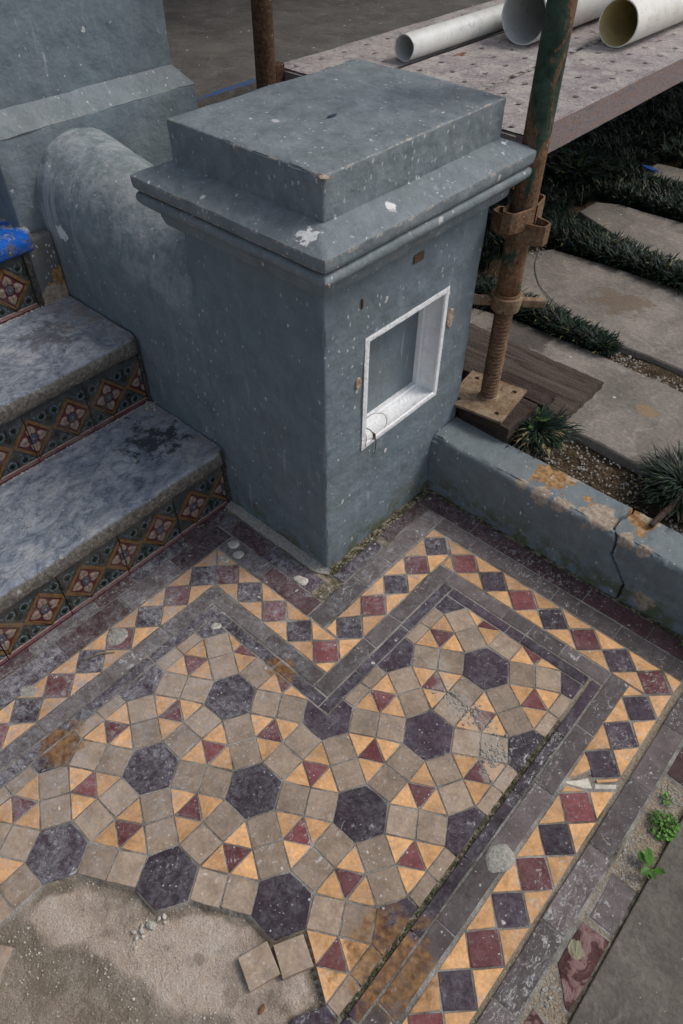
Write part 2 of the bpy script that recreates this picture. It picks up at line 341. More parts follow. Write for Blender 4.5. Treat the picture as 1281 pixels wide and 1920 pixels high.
def mat_tread(name, blue):
    m = M(name, 0.6, 0.2)
    n = m.noise(0.75, 8, 0.72, 1.3, m.stretch((1.2, 0.85, 1))); n2 = m.noise(2.6, 8, 0.75, 0.8, m.stretch((1.15, 0.85, 1)))
    c = m.ramp(n, [(0.15, (0.085, 0.105, 0.14)), (0.40, (0.28, 0.32, 0.38)), (0.62, (0.45, 0.475, 0.505)), (0.85, (0.60, 0.60, 0.595))])
    c = m.mix(m.rng(n2, 0.22, 0.60, 0.75, 0), c, (0.075, 0.10, 0.145))
    c = m.mix(m.rng(m.noise(3.4, 9, 0.85, 0.9, m.stretch((1.15, 0.8, 1))), 0.60, 0.78, 0, 0.7), c, (0.60, 0.62, 0.66))
    # sandy grime near the wall end and at the back of each tread
    y = m.sepP()[1]
    c = m.mix(m.math('MULTIPLY', m.rng(y, 4.0, 6.9, 0, 0.9), m.rng(m.noise(1.3, 8, 0.8), 0.35, 0.65)), c, (0.33, 0.30, 0.255))
    # the nosing front stays bare warm grey stone
    nz = m.t.nodes.new('ShaderNodeSeparateXYZ'); m.t.links.new(m.geo.outputs['Normal'], nz.inputs[0])
    c = m.mix(m.rng(nz.outputs[2], 0.55, 0.93, 1, 0), c, m.ramp(m.noise(6, 6, 0.8), [(0.2, (0.055, 0.05, 0.042)), (0.5, (0.17, 0.155, 0.13)), (0.8, (0.36, 0.33, 0.29))]))
    c = m.mix(m.math('MULTIPLY', m.spot((-7.0, 5.2, 3.45), 0.9, 2.2, 0.5, 1.8), 0.9), c, (0.045, 0.05, 0.06))
    c = m.mix(m.math('MULTIPLY', m.spot((-12.2, 4.4, 6.95), 0.9, 1.6, 0.3, 1.6), 0.6), c, (0.085, 0.085, 0.09))
    s1 = m.splat(1.5, 0.45, 0.04, 0.20, 0.2, 6); s2 = m.splat(5, 0.5, 0.05, 0.22, 0.07, 10)
    c = m.mix(m.math('MULTIPLY', s2, 0.7), c, (0.62, 0.62, 0.61)); c = m.mix(m.math('MULTIPLY', s1, 0.6), c, (0.55, 0.545, 0.52))
    if blue:
        k = m.math('MULTIPLY', m.rng(m.noise(1.5, 8, 0.75), 0.42, 0.50), m.rng(m.math('ADD', y, m.math('MULTIPLY', m.noise(3), 0.5)), 6.0, 6.2, 1, 0))
        x = m.sepP()[0]
        k = m.math('MULTIPLY', k, m.rng(m.math('ADD', x, m.math('MULTIPLY', m.noise(2), .4)), -14.15, -14.0, 1, 0))
        c = m.mix(k, c, (0.012, 0.14, 0.62))
    h = m.math('ADD', m.math('MULTIPLY', n2, 0.6), m.math('ADD', m.math('MULTIPLY', n, 0.9), m.math('MULTIPLY', m.noise(14, 4), 0.2)))
    m.bump(h, 0.14, 1.0)
    return m.out(c, m.rng(n, 0.3, 0.7, 0.45, 0.7))
MAT['tread'] = mat_tread('worn_blue_grey_stone', False); MAT['tread_blue'] = mat_tread('worn_stone_with_blue_paint', True)

def glazed(name, col, rough=0.28, dirt=0.5, sc=5.0, var=0.25):
    m = M(name, rough, 0.5); n = m.noise(sc, 5, 0.65)
    c = m.ramp(n, [(0.3, tuple(x*(1-var) for x in col)), (0.7, tuple(min(1, x*(1+var)) for x in col))])
    c = m.mix(m.rng(m.noise(1.1, 6, 0.75), 0.42, 0.75, 0, dirt), c, (0.15, 0.13, 0.105))
    c = m.mix(m.math('MULTIPLY', m.splat(5, 0.35, 0.03, 0.14, 0.06, 12), 0.7), c, (0.45, 0.43, 0.40))
    m.bump(m.noise(12, 4), 0.03, 0.5); return m.out(c, m.rng(n, 0.3, 0.7, rough, rough+0.25))
MAT['teal'] = glazed('teal_glaze', (0.046, 0.052, 0.052)); MAT['scroll_green'] = glazed('dark_green_glaze', (0.016, 0.024, 0.014))
MAT['scroll_blue'] = glazed('grey_blue_glaze', (0.10, 0.135, 0.15)); MAT['ochre'] = glazed('ochre_glaze', (0.165, 0.085, 0.030))
MAT['oxblood'] = glazed('oxblood_glaze', (0.085, 0.018, 0.022)); MAT['cream'] = glazed('cream_glaze', (0.27, 0.215, 0.165))
MAT['pinkline'] = glazed('pink_line_glaze', (0.30, 0.20, 0.17)); MAT['rosette'] = glazed('rosette_blue_glaze', (0.06, 0.072, 0.10))
MAT['white'] = None
def mat_white():
    m = M('chalky_white_paint', 0.6, 0.35); n = m.noise(1.8, 6, 0.7)
    c = m.ramp(n, [(0.2, (0.74, 0.74, 0.73)), (0.5, (0.85, 0.86, 0.86))])
    c = m.mix(m.rng(m.noise(3.5, 7, 0.8, 1.0), 0.74, 0.88, 0, 0.5), c, (0.36, 0.32, 0.25))
    x, y, z = m.sepP()
    # dirt washed into the upper edge and down from the hook
    c = m.mix(m.math('MULTIPLY', m.rng(z, 9.6, 10.6, 0, 1), m.rng(m.noise(5, 6, 0.75), 0.55, 0.75, 0, 0.6)), c, (0.30, 0.26, 0.20))
    m.bump(m.math('ADD', m.noise(6, 5), n), 0.05, 0.8); return m.out(c)
MAT['white'] = mat_white()
def mat_rust(name, paint=None, amt=0.5, pale=0.25):
    m = M(name, 0.78, 0.3); n = m.noise(1.3, 7, 0.75, 0.8); f = m.noise(7, 5, 0.7)
    dk_ = 0.45 if pale < .1 else 1.0
    c = m.ramp(f, [(0.25, (0.045*dk_, 0.018*dk_, 0.008*dk_)), (0.5, (0.13*dk_, 0.055*dk_, 0.022*dk_)), (0.8, (0.27*dk_, 0.145*dk_, 0.06*dk_))])
    c = m.mix(m.rng(n, 0.38, 0.66, pale*.35, pale), c, (0.33, 0.255, 0.17))
    c = m.mix(m.math('MULTIPLY', m.splat(3, 0.5, 0.05, 0.25, 0.3, 4), 0.7), c, (0.05, 0.022, 0.012))
    if paint:
        k = m.rng(m.noise(1.0, 7, 0.72, 0.6, m.stretch((1, 1, 0.35))), 0.5-0.14*(amt-0.5)*2-0.02, 0.5-0.14*(amt-0.5)*2+0.04, 1, 0)
        if amt < 0: k = m.math('MULTIPLY', k, 0.0)
        zg = m.rng(m.sepP()[2], 11.5, 16.5, 0.10, 1.0)
        k = m.math('MULTIPLY', m.math('SUBTRACT', 1.0, k), zg) if False else m.math('MULTIPLY', m.rng(m.math('ADD', m.noise(1.1, 7, 0.7, 0.6, m.stretch((1, 1, 0.3))), m.math('MULTIPLY', zg, 0.20)), 0.64, 0.70), 1.0)
        c = m.mix(k, c, m.ramp(m.noise(3, 6), [(0.25, (0.018, 0.038, 0.024)), (0.75, (0.052, 0.092, 0.062))]))
    c = m.mix(m.math('MULTIPLY', m.splat(3.2, 0.22, 0.03, 0.14, 0.1, 8), 0.9), c, (0.50, 0.44, 0.36))
    m.bump(m.math('ADD', f, m.math('MULTIPLY', n, 0.6)), 0.05, 0.9)
    return m.out(c)
MAT['rust_green'] = mat_rust('green_painted_rusty_steel', True, 0.5); MAT['rust'] = mat_rust('rusty_steel', None, 0.5, 0.35)
MAT['rust_dark'] = mat_rust('dark_brown_rusty_steel', None, 0.5, 0.05)
MAT['rust_pale'] = mat_rust('pale_rusty_steel', None, 0.5, 0.85)
def mat_plank():
    m = M('mortar_splashed_steel_plank', 0.8, 0.3); n = m.noise(0.7, 7, 0.72, 0.6); f = m.noise(6, 6, 0.75, 0.8)
    c = m.ramp(n, [(0.25, (0.31, 0.265, 0.27)), (0.5, (0.47, 0.42, 0.40)), (0.75, (0.60, 0.55, 0.49))])
    c = m.mix(m.rng(f, 0.5, 0.68, 0, 0.6), c, (0.13, 0.095, 0.10))
    c = m.mix(m.rng(m.noise(1.6, 6, 0.7), 0.66, 0.80, 0, 0.5), c, (0.34, 0.185, 0.10))
    c = m.mix(m.math('MULTIPLY', m.splat(0.9, 0.6, 0.05, 0.36, 0.35, 4), 0.75), c, (0.55, 0.52, 0.47))
    c = m.mix(m.math('MULTIPLY', m.splat(3.6, 0.6, 0.05, 0.26, 0.15, 8), 0.85), c, (0.58, 0.55, 0.51))
    nz = m.t.nodes.new('ShaderNodeSeparateXYZ'); m.t.links.new(m.geo.outputs['Normal'], nz.inputs[0])
    side = m.ramp(m.noise(2.2, 7, 0.75, 0.4, m.stretch((1, 0.5, 1.6))), [(0.2, (0.17, 0.145, 0.15)), (0.45, (0.31, 0.265, 0.26)), (0.64, (0.31, 0.20, 0.16)), (0.85, (0.50, 0.45, 0.41))])
    c = m.mix(m.rng(nz.outputs[2], 0.2, 0.7, 1, 0), c, side)
    m.bump(m.math('ADD', f, n), 0.09, 1.0); return m.out(c)
MAT['plank'] = mat_plank()
def mat_pvc(name, col):
    m = M(name, 0.38, 0.45); n = m.noise(1.0, 5, 0.6); c = m.ramp(n, [(0.3, tuple(x*0.86 for x in col)), (0.7, col)])
    c = m.mix(m.rng(m.noise(2.4, 7, 0.8, 0.5), 0.58, 0.72, 0, 0.45), c, (0.28, 0.26, 0.22))
    c = m.mix(m.math('MULTIPLY', m.splat(3, 0.2, 0.02, 0.08), 0.8), c, (0.18, 0.15, 0.12))
    m.bump(m.noise(8, 4), 0.015, 0.5); return m.out(c)
MAT['pvc'] = mat_pvc('pale_grey_pvc', (0.68, 0.68, 0.64)); MAT['pvc_w'] = mat_pvc('cream_pvc', (0.80, 0.77, 0.70)); MAT['pvc_y'] = mat_pvc('yellowed_pvc', (0.72, 0.60, 0.30))
def mat_slab(name, base, spots=()):
    m = M(name, 0.85, 0.3); n = m.noise(0.35, 8, 0.7, 0.5); f = m.noise(5.5, 6, 0.75)
    c = m.ramp(n, [(0.3, tuple(x*0.72 for x in base)), (0.5, base), (0.72, tuple(x*1.3 for x in base))])
    c = m.mul(c, m.rng(f, 0.25, 0.75, 0.82, 1.14))
    c = m.mix(m.rng(m.noise(0.9, 6, 0.75, 1.2), 0.57, 0.74, 0, 0.5), c, tuple(x*1.65+0.02 for x in base))
    c = m.mix(m.rng(m.noise(0.55, 5, 0.7, 0, None, (9, 3, 1)), 0.74, 0.86, 0, 0.4), c, (0.25, 0.16, 0.085)) if name != 'verandah_concrete' else c
    for (p, r, col) in spots: c = m.mix(m.math('MULTIPLY', m.spot(p, r, 1.1, 0.15, 1.2), 0.75), c, col)
    c = m.mix(m.math('MULTIPLY', m.splat(1.2, 0.35, 0.02, 0.12), 0.9), c, (0.55, 0.54, 0.51))
    c = m.mix(m.math('MULTIPLY', m.splat(4.5, 0.3, 0.03, 0.15, 0.06, 12), 0.6), c, (0.42, 0.40, 0.37))
    m.bump(m.math('ADD', m.math('MULTIPLY', f, 0.7), n), 0.08, 0.8); return m.out(c)
MAT['stone'] = mat_slab('brown_grey_sandstone', (0.225, 0.198, 0.168), [((8.2, 22.6, 2.95), 0.42, (0.29, 0.19, 0.10)), ((2.6, 31.2, 2.95), 1.3, (0.17, 0.125, 0.085)), ((0.4, 24.6, 2.95), 1.6, (0.07, 0.062, 0.055))])
MAT['concrete'] = mat_slab('path_concrete', (0.145, 0.128, 0.108), [((19.2, 0.2, 0), 0.25, (0.30, 0.13, 0.06))])
MAT['floor'] = mat_slab('verandah_concrete', (0.115, 0.106, 0.096))
def mat_bluetape():
    m = M('worn_blue_paint', 0.5, 0.4); k = m.rng(m.noise(1.8, 8, 0.8), 0.42, 0.58)
    return m.out(m.mix(k, (0.10, 0.092, 0.082), (0.025, 0.09, 0.27)))
MAT['bluepaint'] = mat_bluetape()
def mat_wood(name, base, ax=(0.12, 1.4, 1.4)):
    m = M(name, 0.85, 0.25); g = m.noise(2.6, 8, 0.75, 0.7, m.stretch(ax)); n = m.noise(0.5, 5, 0.6)
    c = m.ramp(g, [(0.28, tuple(x*0.35 for x in base)), (0.5, base), (0.75, tuple(x*1.6 for x in base))])
    c = m.mix(m.rng(n, 0.5, 0.7, 0, 0.4), c, (0.15, 0.125, 0.10))
    c = m.mix(m.math('MULTIPLY', m.splat(1.6, 0.35, 0.02, 0.11), 0.9), c, (0.50, 0.46, 0.43))
    m.bump(m.math('ADD', g, m.noise(12, 4)), 0.12, 1.0); return m.out(c)
MAT['wood'] = mat_wood('weathered_timber', (0.105, 0.078, 0.062)); MAT['wood_dark'] = mat_wood('dark_old_timber', (0.062, 0.042, 0.033))
MAT['wood_stake'] = mat_wood('stake_timber', (0.08, 0.045, 0.035))
def mat_soil(name, a, b, c3):
    m = M(name, 0.95, 0.15); f = m.noise(9, 6, 0.8); n = m.noise(1.2, 5, 0.7)
    c = m.ramp(f, [(0.3, a), (0.52, b), (0.75, c3)]); c = m.mul(c, m.rng(n, 0.3, 0.7, 0.65, 1.3))
    pk = m.splat(5.5, 0.32, 0.05, 0.25, 0.08, 12)
    c = m.mix(m.math('MULTIPLY', pk, 0.7), c, (0.36, 0.33, 0.28))
    m.bump(m.math('ADD', f, pk), 0.14, 1.0); return m.out(c)
MAT['soil'] = mat_soil('brown_gritty_soil', (0.03, 0.019, 0.010), (0.11, 0.075, 0.043), (0.28, 0.22, 0.15))
def mat_leaf(name, lo, hi, tip, rough=0.55):
    m = M(name, rough, 0.25)
    c = m.ramp(m.attr('shade')[2], [(0.0, lo), (0.75, hi), (0.97, hi), (1.0, tip)])
    c = m.mul(c, m.rng(m.noise(0.8, 4), 0.3, 0.7, 0.6, 1.3))
    return m.out(c)
MAT['grass'] = mat_leaf('dark_mondo_grass', (0.007, 0.016, 0.009), (0.019, 0.039, 0.023), (0.22, 0.19, 0.08))
MAT['deadgrass'] = mat_leaf('dead_grass_blades', (0.13, 0.095, 0.045), (0.27, 0.21, 0.11), (0.3, 0.25, 0.13), 0.7)
MAT['leafgreen'] = mat_leaf('fresh_green_leaf', (0.05, 0.14, 0.018), (0.10, 0.25, 0.035), (0.16, 0.33, 0.06), 0.45)
def flat(name, col, rough=0.7, nsc=4.0, var=0.25):
    m = M(name, rough, 0.3); c = m.ramp(m.noise(nsc, 6, 0.7), [(0.3, tuple(x*(1-var) for x in col)), (0.7, tuple(min(1, x*(1+var)) for x in col))])
    m.bump(m.noise(nsc*2, 5), 0.06, 0.8); return m.out(c)
MAT['chip'] = flat('pale_mortar', (0.52, 0.49, 0.43)); MAT['mortarpatch'] = flat('dried_grey_mortar', (0.36, 0.34, 0.30), 0.95, 9, 0.3)
MAT['whiteshard'] = flat('white_plaster', (0.60, 0.55, 0.46), 0.9, 2.0, 0.2); MAT['darkpit'] = flat('damp_dark_mortar', (0.07, 0.062, 0.055), 0.9, 6, 0.6)
MAT['plug'] = flat('sandy_plug', (0.40, 0.30, 0.22), 0.9, 4, 0.4); MAT['browntab'] = flat('rust_brown_tab', (0.12, 0.07, 0.04))
MAT['vine'] = flat('dry_vine', (0.13, 0.085, 0.05)); MAT['wire'] = flat('dull_wire', (0.10, 0.11, 0.13)); MAT['bluescrap'] = flat('blue_plastic', (0.02, 0.10, 0.40))
MAT['navy'] = flat('navy_flake', (0.045, 0.055, 0.09)); MAT['stem'] = flat('green_stem', (0.12, 0.2, 0.05)); MAT['darkmetal'] = flat('dark_metal', (0.03, 0.025, 0.022)); MAT['deadleaf'] = flat('dead_leaf', (0.20, 0.085, 0.04))
def mat_broken():
    m = M('broken_maroon_tile', 0.7, 0.3); n = m.noise(1.3, 6, 0.6, 0.8)
    c = m.ramp(n, [(0.40, (0.075, 0.030, 0.028)), (0.5, (0.10, 0.042, 0.038)), (0.52, (0.20, 0.115, 0.105)), (0.7, (0.25, 0.16, 0.145))])
    c = m.mix(m.spot((17.05, 1.25, 0), 0.25, 0.8, 0.08, 3), c, (0.27, 0.25, 0.16)); m.bump(n, 0.2, 1.0); return m.out(c)
MAT['broken'] = mat_broken()

# ------------------------------------------------------------------ tiled path: every tile
def inset_poly(p, d):
    """inward offset of a polygon (ccw)"""
    n = len(p); out = []
    for i in range(n):
        a = Vector(p[i-1]); b = Vector(p[i]); c = Vector(p[(i+1) % n])
        e1 = (b-a).normalized(); e2 = (c-b).normalized(); n1 = Vector((-e1.y, e1.x)); n2 = Vector((-e2.y, e2.x))
        k = n1+n2; q = max(0.35, k.length_squared/2)
        out.append(tuple(b+(k/q)*d))
    return out
def area(p): return 0.5*sum(p[i][0]*p[(i+1) % len(p)][1]-p[(i+1) % len(p)][0]*p[i][1] for i in range(len(p)))
def ccw(p): return list(p) if area(p) > 0 else list(p)[::-1]
def clip(p, nx, ny, d):
    """keep nx*x+ny*y <= d"""
    out = []
    for i in range(len(p)):
        a = p[i]; b = p[(i+1) % len(p)]; da = nx*a[0]+ny*a[1]-d; db = nx*b[0]+ny*b[1]-d
        if da <= 0: out.append(a)
        if (da < 0 < db) or (db < 0 < da):
            t = da/(da-db); out.append((a[0]+(b[0]-a[0])*t, a[1]+(b[1]-a[1])*t))
    return out
def tile_mesh(name, poly, seed=0, gap=0.017, th=0.26):
    rs = random.Random(seed); p = inset_poly(ccw(poly), gap); q = []
    for i in range(len(p)):
        a = Vector(p[i]); b = Vector(p[(i+1) % len(p)]); L = (b-a).length; k = max(1, min(4, int(round(L/0.55))))
        nrm = Vector((-(b-a).y, (b-a).x)).normalized() if L > 1e-6 else Vector((0, 0))
        for j in range(k):
            t = j/k + (rs.uniform(-.12, .12)/k if j else 0)
            w_ = a.lerp(b, t)
            if j: w_ = w_+nrm*rs.uniform(-0.004, 0.012)
            elif rs.random() < 0.35: w_ = w_+((Vector((0, 0))-w_).normalized())*rs.uniform(0.0, 0.055)
            q.append((w_.x, w_.y))
    n = len(q); top = inset_poly(q, 0.012)
    v = [(x, y, -th) for x, y in q]+[(x, y, -0.016) for x, y in q]+[(x, y, 0.0) for x, y in top]
    f = [(i, (i+1) % n, n+(i+1) % n, n+i) for i in range(n)]+[(n+i, n+(i+1) % n, 2*n+(i+1) % n, 2*n+i) for i in range(n)]+[tuple(range(2*n, 3*n))]
    return mesh_of(name, v, f)
PRESENT = []          # world polygons of the laid tiles
TCACHE = {}
def lay(kind, poly, mat, path, canon=None, rot=0.0, th=0.26, sink=0.0, gap=0.017):
    """kind: object name. canon: key of a shared mesh whose vertices are centred on the tile"""
    cx = sum(p[0] for p in poly)/len(poly); cy = sum(p[1] for p in poly)/len(poly)
    if canon:
        key = (canon, mat, random.randrange(3))
        if key not in TCACHE:
            me = tile_mesh(kind, CANON[canon], hash(canon) % 97+key[2], gap, th); me.materials.append(MAT[mat]); TCACHE[key] = me
        me = TCACHE[key]
    else:
        me = tile_mesh(kind, [(p[0]-cx, p[1]-cy) for p in poly], random.randrange(9999), gap, th); me.materials.append(MAT[mat])
    o = bpy.data.objects.new(kind, me); C.objects.link(o); o.parent = path
    tk = 0.009/max(1.0, 2.2*max(math.hypot(p[0]-cx, p[1]-cy) for p in poly)**1.5)
    o.location = (cx*U, cy*U, (random.uniform(-.005, .008)-sink)*U)
    o.rotation_euler = (random.gauss(0, tk), random.gauss(0, tk), rot+random.gauss(0, 0.003))
    PRESENT.append((ccw(poly), sink))
    return o
HEX = [(math.cos(math.radians(60*k)), math.sin(math.radians(60*k))) for k in range(6)]
_t = 1/S3
CANON = {'hex': HEX, 'square': [(-.5, -.5), (.5, -.5), (.5, .5), (-.5, .5)],
         'tri': [(_t, 0), (-_t/2, .5), (-_t/2, -.5)]}
HOLE = [(2.5, -10.4), (3.8, -9.83), (3.75, -8.9), (3.75, -8.45), (4.32, -7.46), (6.0, -6.48), (6.95, -6.48), (7.55, -5.55), (9.19, -4.58), (10.18, -4.6), (10.71, -3.78),
        (11.54, -4.24), (12.46, -4.73), (12.3, -5.4), (11.2, -8.0), (10, -13), (5.6, -14), (5.4, -11.5), (5.11, -10.58), (4.67, -9.9), (4.28, -10.1), (3.6, -10.9)]
def inside(x, y, poly):
    c = False; n = len(poly)
    for i in range(n):
        x1, y1 = poly[i]; x2, y2 = poly[(i+1) % n]
        if (y1 > y) != (y2 > y) and x < (x2-x1)*(y-y1)/(y2-y1)+x1: c = not c
    return c

# mortar bed first as an object so tiles can be its children; its geometry comes once the tiles are known
bed_me = bpy.data.meshes.new('tiled_path')
path = bpy.data.objects.new('tiled_path', bed_me); C.objects.link(path); path['kind'] = 'structure'
path['label'] = 'Victorian geometric tiled path on a crumbling mortar bed'

FX1, FY1 = 12.90, 9.31; FXN, FYN = 6.464, 1.866
def field_tile(kind, poly, mat, canon, rot):
    cx = sum(p[0] for p in poly)/len(poly); cy = sum(p[1] for p in poly)/len(poly)
    if inside(cx, cy, HOLE): return
    if cy < -13.2: return
    p = [tuple(q) for q in poly]
    q = clip(clip(clip(p, -1, 0, 0.0), 1, 0, FX1), 0, 1, FY1)
    if len(q) < 3: return
    cut = len(q) != len(p) or any(abs(a[0]-b[0])+abs(a[1]-b[1]) > 1e-6 for a, b in zip(q, p))
    hitx = min(a[0] for a in q) < FXN-1e-6; hity = max(a[1] for a in q) > FYN+1e-6
    if hitx and hity:
        allx = max(a[0] for a in q) <= FXN+1e-6
        ally = min(a[1] for a in q) >= FYN-1e-6
        if allx and ally: return
        if allx: q = clip(q, 0, 1, FYN); cut = True
        elif ally: q = clip(q, -1, 0, -FXN); cut = True
        else:
            if kind == 'hexagonal_tile' and abs(cx-FXN) < .1 and abs(cy-FYN) < .1:
                c0 = (FXN, FYN); q = [(c0[0]-1, c0[1]), (c0[0]-.5, c0[1]-.866), (c0[0]+.5, c0[1]-.866), (c0[0]+1, c0[1]), (c0[0]+.5, c0[1]+.866), (c0[0], c0[1]+.866), c0]
                cut = True
            else: q = clip(q, 0, 1, FYN) if cx < FXN and cy < FYN+.3 else q; cut = True
    if len(q) < 3 or abs(area(q)) < 0.06: return
    # drop doubled vertices left by clipping
    r = []
    for a in q:
        if not r or abs(a[0]-r[-1][0])+abs(a[1]-r[-1][1]) > 0.02: r.append(a)
    if len(r) > 2 and abs(r[0][0]-r[-1][0])+abs(r[0][1]-r[-1][1]) <= 0.02: r.pop()
    if len(r) < 3: return
    lay(kind, r if cut else p, mat, path, None if cut else canon, 0.0 if cut else rot)
Lp = 2+S3
cells = set()
def rotp(p, a, c): return [(c[0]+x*math.cos(a)-y*math.sin(a), c[1]+x*math.sin(a)+y*math.cos(a)) for x, y in p]
def hexc(i, j): return (i*Lp*S3/2, (j+0.5*(i % 2 == 0))*Lp)
for i in range(-1, 6):
    for j in range(-6, 5):
        c = hexc(i, j)
        if c[1] > 12 or c[1] < -16: continue
        field_tile('hexagonal_tile', rotp(HEX, 0, c), 'dark', 'hex', 0)
        for k in range(3):          # three of the six spokes: two squares each
            a = math.radians(30+60*k)
            for d in (S3/2+.5, S3/2+1.5):
                cc = (c[0]+d*math.cos(a), c[1]+d*math.sin(a))
                field_tile('square_tile', rotp(CANON['square'], a, cc), 'tan', 'square', a)
        for k in (0, 1):            # two big triangles per hexagon, one red and three orange each
            a = math.radians(60*k); R_ = Lp/S3
            cc = (c[0]+R_*math.cos(a), c[1]+R_*math.sin(a))
            # big triangle of side 2 with a corner pointing back to the hexagon corner
            field_tile('triangular_tile', rotp(CANON['tri'], a, cc), 'red', 'tri', a)
            for kk in range(3):
                b = a+math.pi+kk*2*math.pi/3; oc = (cc[0]+_t*math.cos(b), cc[1]+_t*math.sin(b))
                field_tile('triangular_tile', rotp(CANON['tri'], b, oc), 'orange', 'tri', b)

# chequer strip of squares on their corners, with orange triangles on both sides
H = 0.705
def diamond(c): return [(c[0]+H, c[1]), (c[0], c[1]+H), (c[0]-H, c[1]), (c[0], c[1]-H)]
CANON['diamond'] = diamond((0, 0))
def strip_sq(c, m): lay('square_tile', diamond(c), m, path, 'diamond', 0)
def tri(a, b, c, m='orange'): lay('triangular_tile', [a, b, c], m, path)
def strip_v(x, ys, cols, skip=()):
    for y, m in zip(ys, cols): strip_sq((x, y), m)
    for y0, y1 in zip(ys[:-1], ys[1:]):
        if (round(y0, 2)) in skip: continue
        ym = (y0+y1)/2
        for s in (-1, 1): tri((x+s*(H+.01), y0), (x+s*(H+.01), y1), (x+s*.02, ym))
def strip_h(y, xs, cols):
    for x, m in zip(xs, cols): strip_sq((x, y), m)
    for x0, x1 in zip(xs[:-1], xs[1:]):
        xm = (x0+x1)/2
        for s in (-1, 1): tri((x0, y+s*(H+.01)), (x1, y+s*(H+.01)), (xm, y+s*.02))
yl = [3.11, 1.66, 0.23, -1.24, -2.62, -4.04, -5.43]+[-5.43-1.42*k for k in range(1, 6)]
strip_v(-1.96, yl, ['dark', 'red']*6)
strip_h(3.845, [-1.26, 0.17, 1.65, 3.10, 4.54], ['red', 'dark', 'red', 'dark', 'red'])
strip_v(4.51, [5.33, 6.82, 8.32, 9.77, 11.22], ['dark', 'red', 'dark', 'red', 'dark'])
strip_h(11.25, [6.05, 7.53, 9.02, 10.44, 11.93, 13.39, 14.84], ['red', 'dark', 'red', 'dark', 'red', 'dark', 'red'])
strip_v(14.90, [9.85, 8.41, 6.97], ['dark', 'dark', 'dark'])
yr = [5.02-1.397*k for k in range(0, 13)]
strip_v(15.01, yr, (['red', 'dark']*7)[:13])
# corner pieces
tri((-2.67, 3.13), (-1.97, 3.85), (-2.67, 4.55)); tri((-2.67, 4.57), (-1.96, 3.87), (-1.28, 4.57))
tri((3.10, 4.56), (3.78, 4.56), (3.80, 3.88)); tri((3.80, 4.56), (3.81, 3.88), (4.50, 4.58) if False else (4.46, 4.58)); tri((3.80, 4.62), (4.44, 4.62), (3.80, 5.30))
tri((4.57, 3.14), (5.24, 3.14), (5.24, 3.82)); tri((5.24, 3.90), (5.24, 5.28), (4.56, 4.59))
tri((3.81, 11.26), (4.50, 11.95), (3.81, 11.95)); tri((4.58, 11.95), (5.30, 11.27), (6.00, 11.95))
tri((4.55, 10.50), (5.27, 11.20), (5.28, 10.53)); tri((5.30, 11.20), (6.00, 10.53), (5.31, 10.53)); tri((4.57, 10.47), (5.24, 9.80), (5.26, 10.48))
tri((14.90, 11.97), (15.60, 11.28), (15.66, 11.97)); tri((15.62, 11.24), (15.62, 9.90), (14.93, 10.57))
tri((13.42, 10.56), (14.15, 11.26), (14.82, 10.56)); tri((14.19, 10.50), (14.83, 10.50), (14.19, 9.88))
lay('triangular_tile', [(14.22, 6.91), (14.25, 5.66), (14.54, 6.12), (14.74, 6.54), (14.38, 6.90)], 'orange', path)
lay('triangular_tile', [(15.10, 6.2), (15.64, 6.75), (15.62, 6.93), (15.0, 6.3)], 'orange', path)
tri((14.31, 5.05), (14.98, 5.74), (14.31, 5.50)) if False else None
tri((15.71, 5.05), (15.71, 6.40), (15.05, 5.76)); tri((14.31, 5.06), (14.96, 5.72), (14.31, 5.44))
white_sh = [[(14.20, 5.56), (14.52, 5.86), (14.78, 6.22), (15.10, 5.95), (14.9, 5.74), (14.32, 5.50)], [(15.12, 5.95), (15.02, 6.15), (15.2, 6.28), (15.66, 6.68), (15.70, 6.46)]]
for k, q in enumerate(white_sh): lay('plaster_infill', q, 'whiteshard', path, sink=0.03)
# long border tiles
def rect(x0, x1, y0, y1, mat, sink=0.0, name='border_tile'):
    lay(name, [(x0, y0), (x1, y0), (x1, y1), (x0, y1)], mat, path, sink=sink)
def run_v(x0, x1, ys, mats, sink=0.0):
    for k, (a, b) in enumerate(zip(ys[:-1], ys[1:])): rect(x0, x1, b, a, mats[k % len(mats)], sink)
def run_h(y0, y1, xs, mats, sink=0.0):
    for k, (a, b) in enumerate(zip(xs[:-1], xs[1:])): rect(a, b, y0, y1, mats[k % len(mats)], sink)
down = lambda y0, st, n: [y0-st*k for k in range(n)]
run_v(-4.40, -3.76, [6.30, 3.80, 1.0, -0.9, -3.9, -6.8, -9.7, -12.6], ['maroon', 'dark', 'maroon', 'grey'], 0.03)
run_v(-3.73, -2.71, [5.47, 2.69, -0.06, -3.08, -5.97, -8.9, -11.8], ['maroon', 'grey', 'maroon', 'dark', 'grey'])
run_h(5.53, 6.40, [-3.73, -3.16], ['grey'], 0.02); run_h(5.53, 6.42, [-3.14, -0.83, 2.12], ['maroon', 'dark'])
run_h(4.60, 5.50, [-2.69, -0.07, 2.82], ['grey', 'maroon'])
run_v(2.84, 3.72, [12.82, 9.12, 7.44, 4.62], ['grey', 'grey', 'grey'])
run_v(2.18, 2.78, [12.83, 10.02], ['maroon'], 0.02); run_v(2.20, 2.80, [9.68, 6.86], ['dark'], 0.02)
run_h(12.02, 12.85, [3.76, 5.67, 8.62, 9.86, 12.74, 15.64, 18.5, 21.4, 24.3], ['grey'])
run_h(12.90, 13.83, [2.30, 5.14, 7.98, 10.88, 13.74, 16.6, 19.5, 22.4], ['maroon'], 0.02)
run_v(15.84, 16.66, [11.97, 9.86, 7.14, 4.23, 1.24, -1.42, -4.2, -7.0, -9.8], ['grey'])
run_v(16.74, 17.62, [11.0, 8.12], ['maroon'], 0.02)
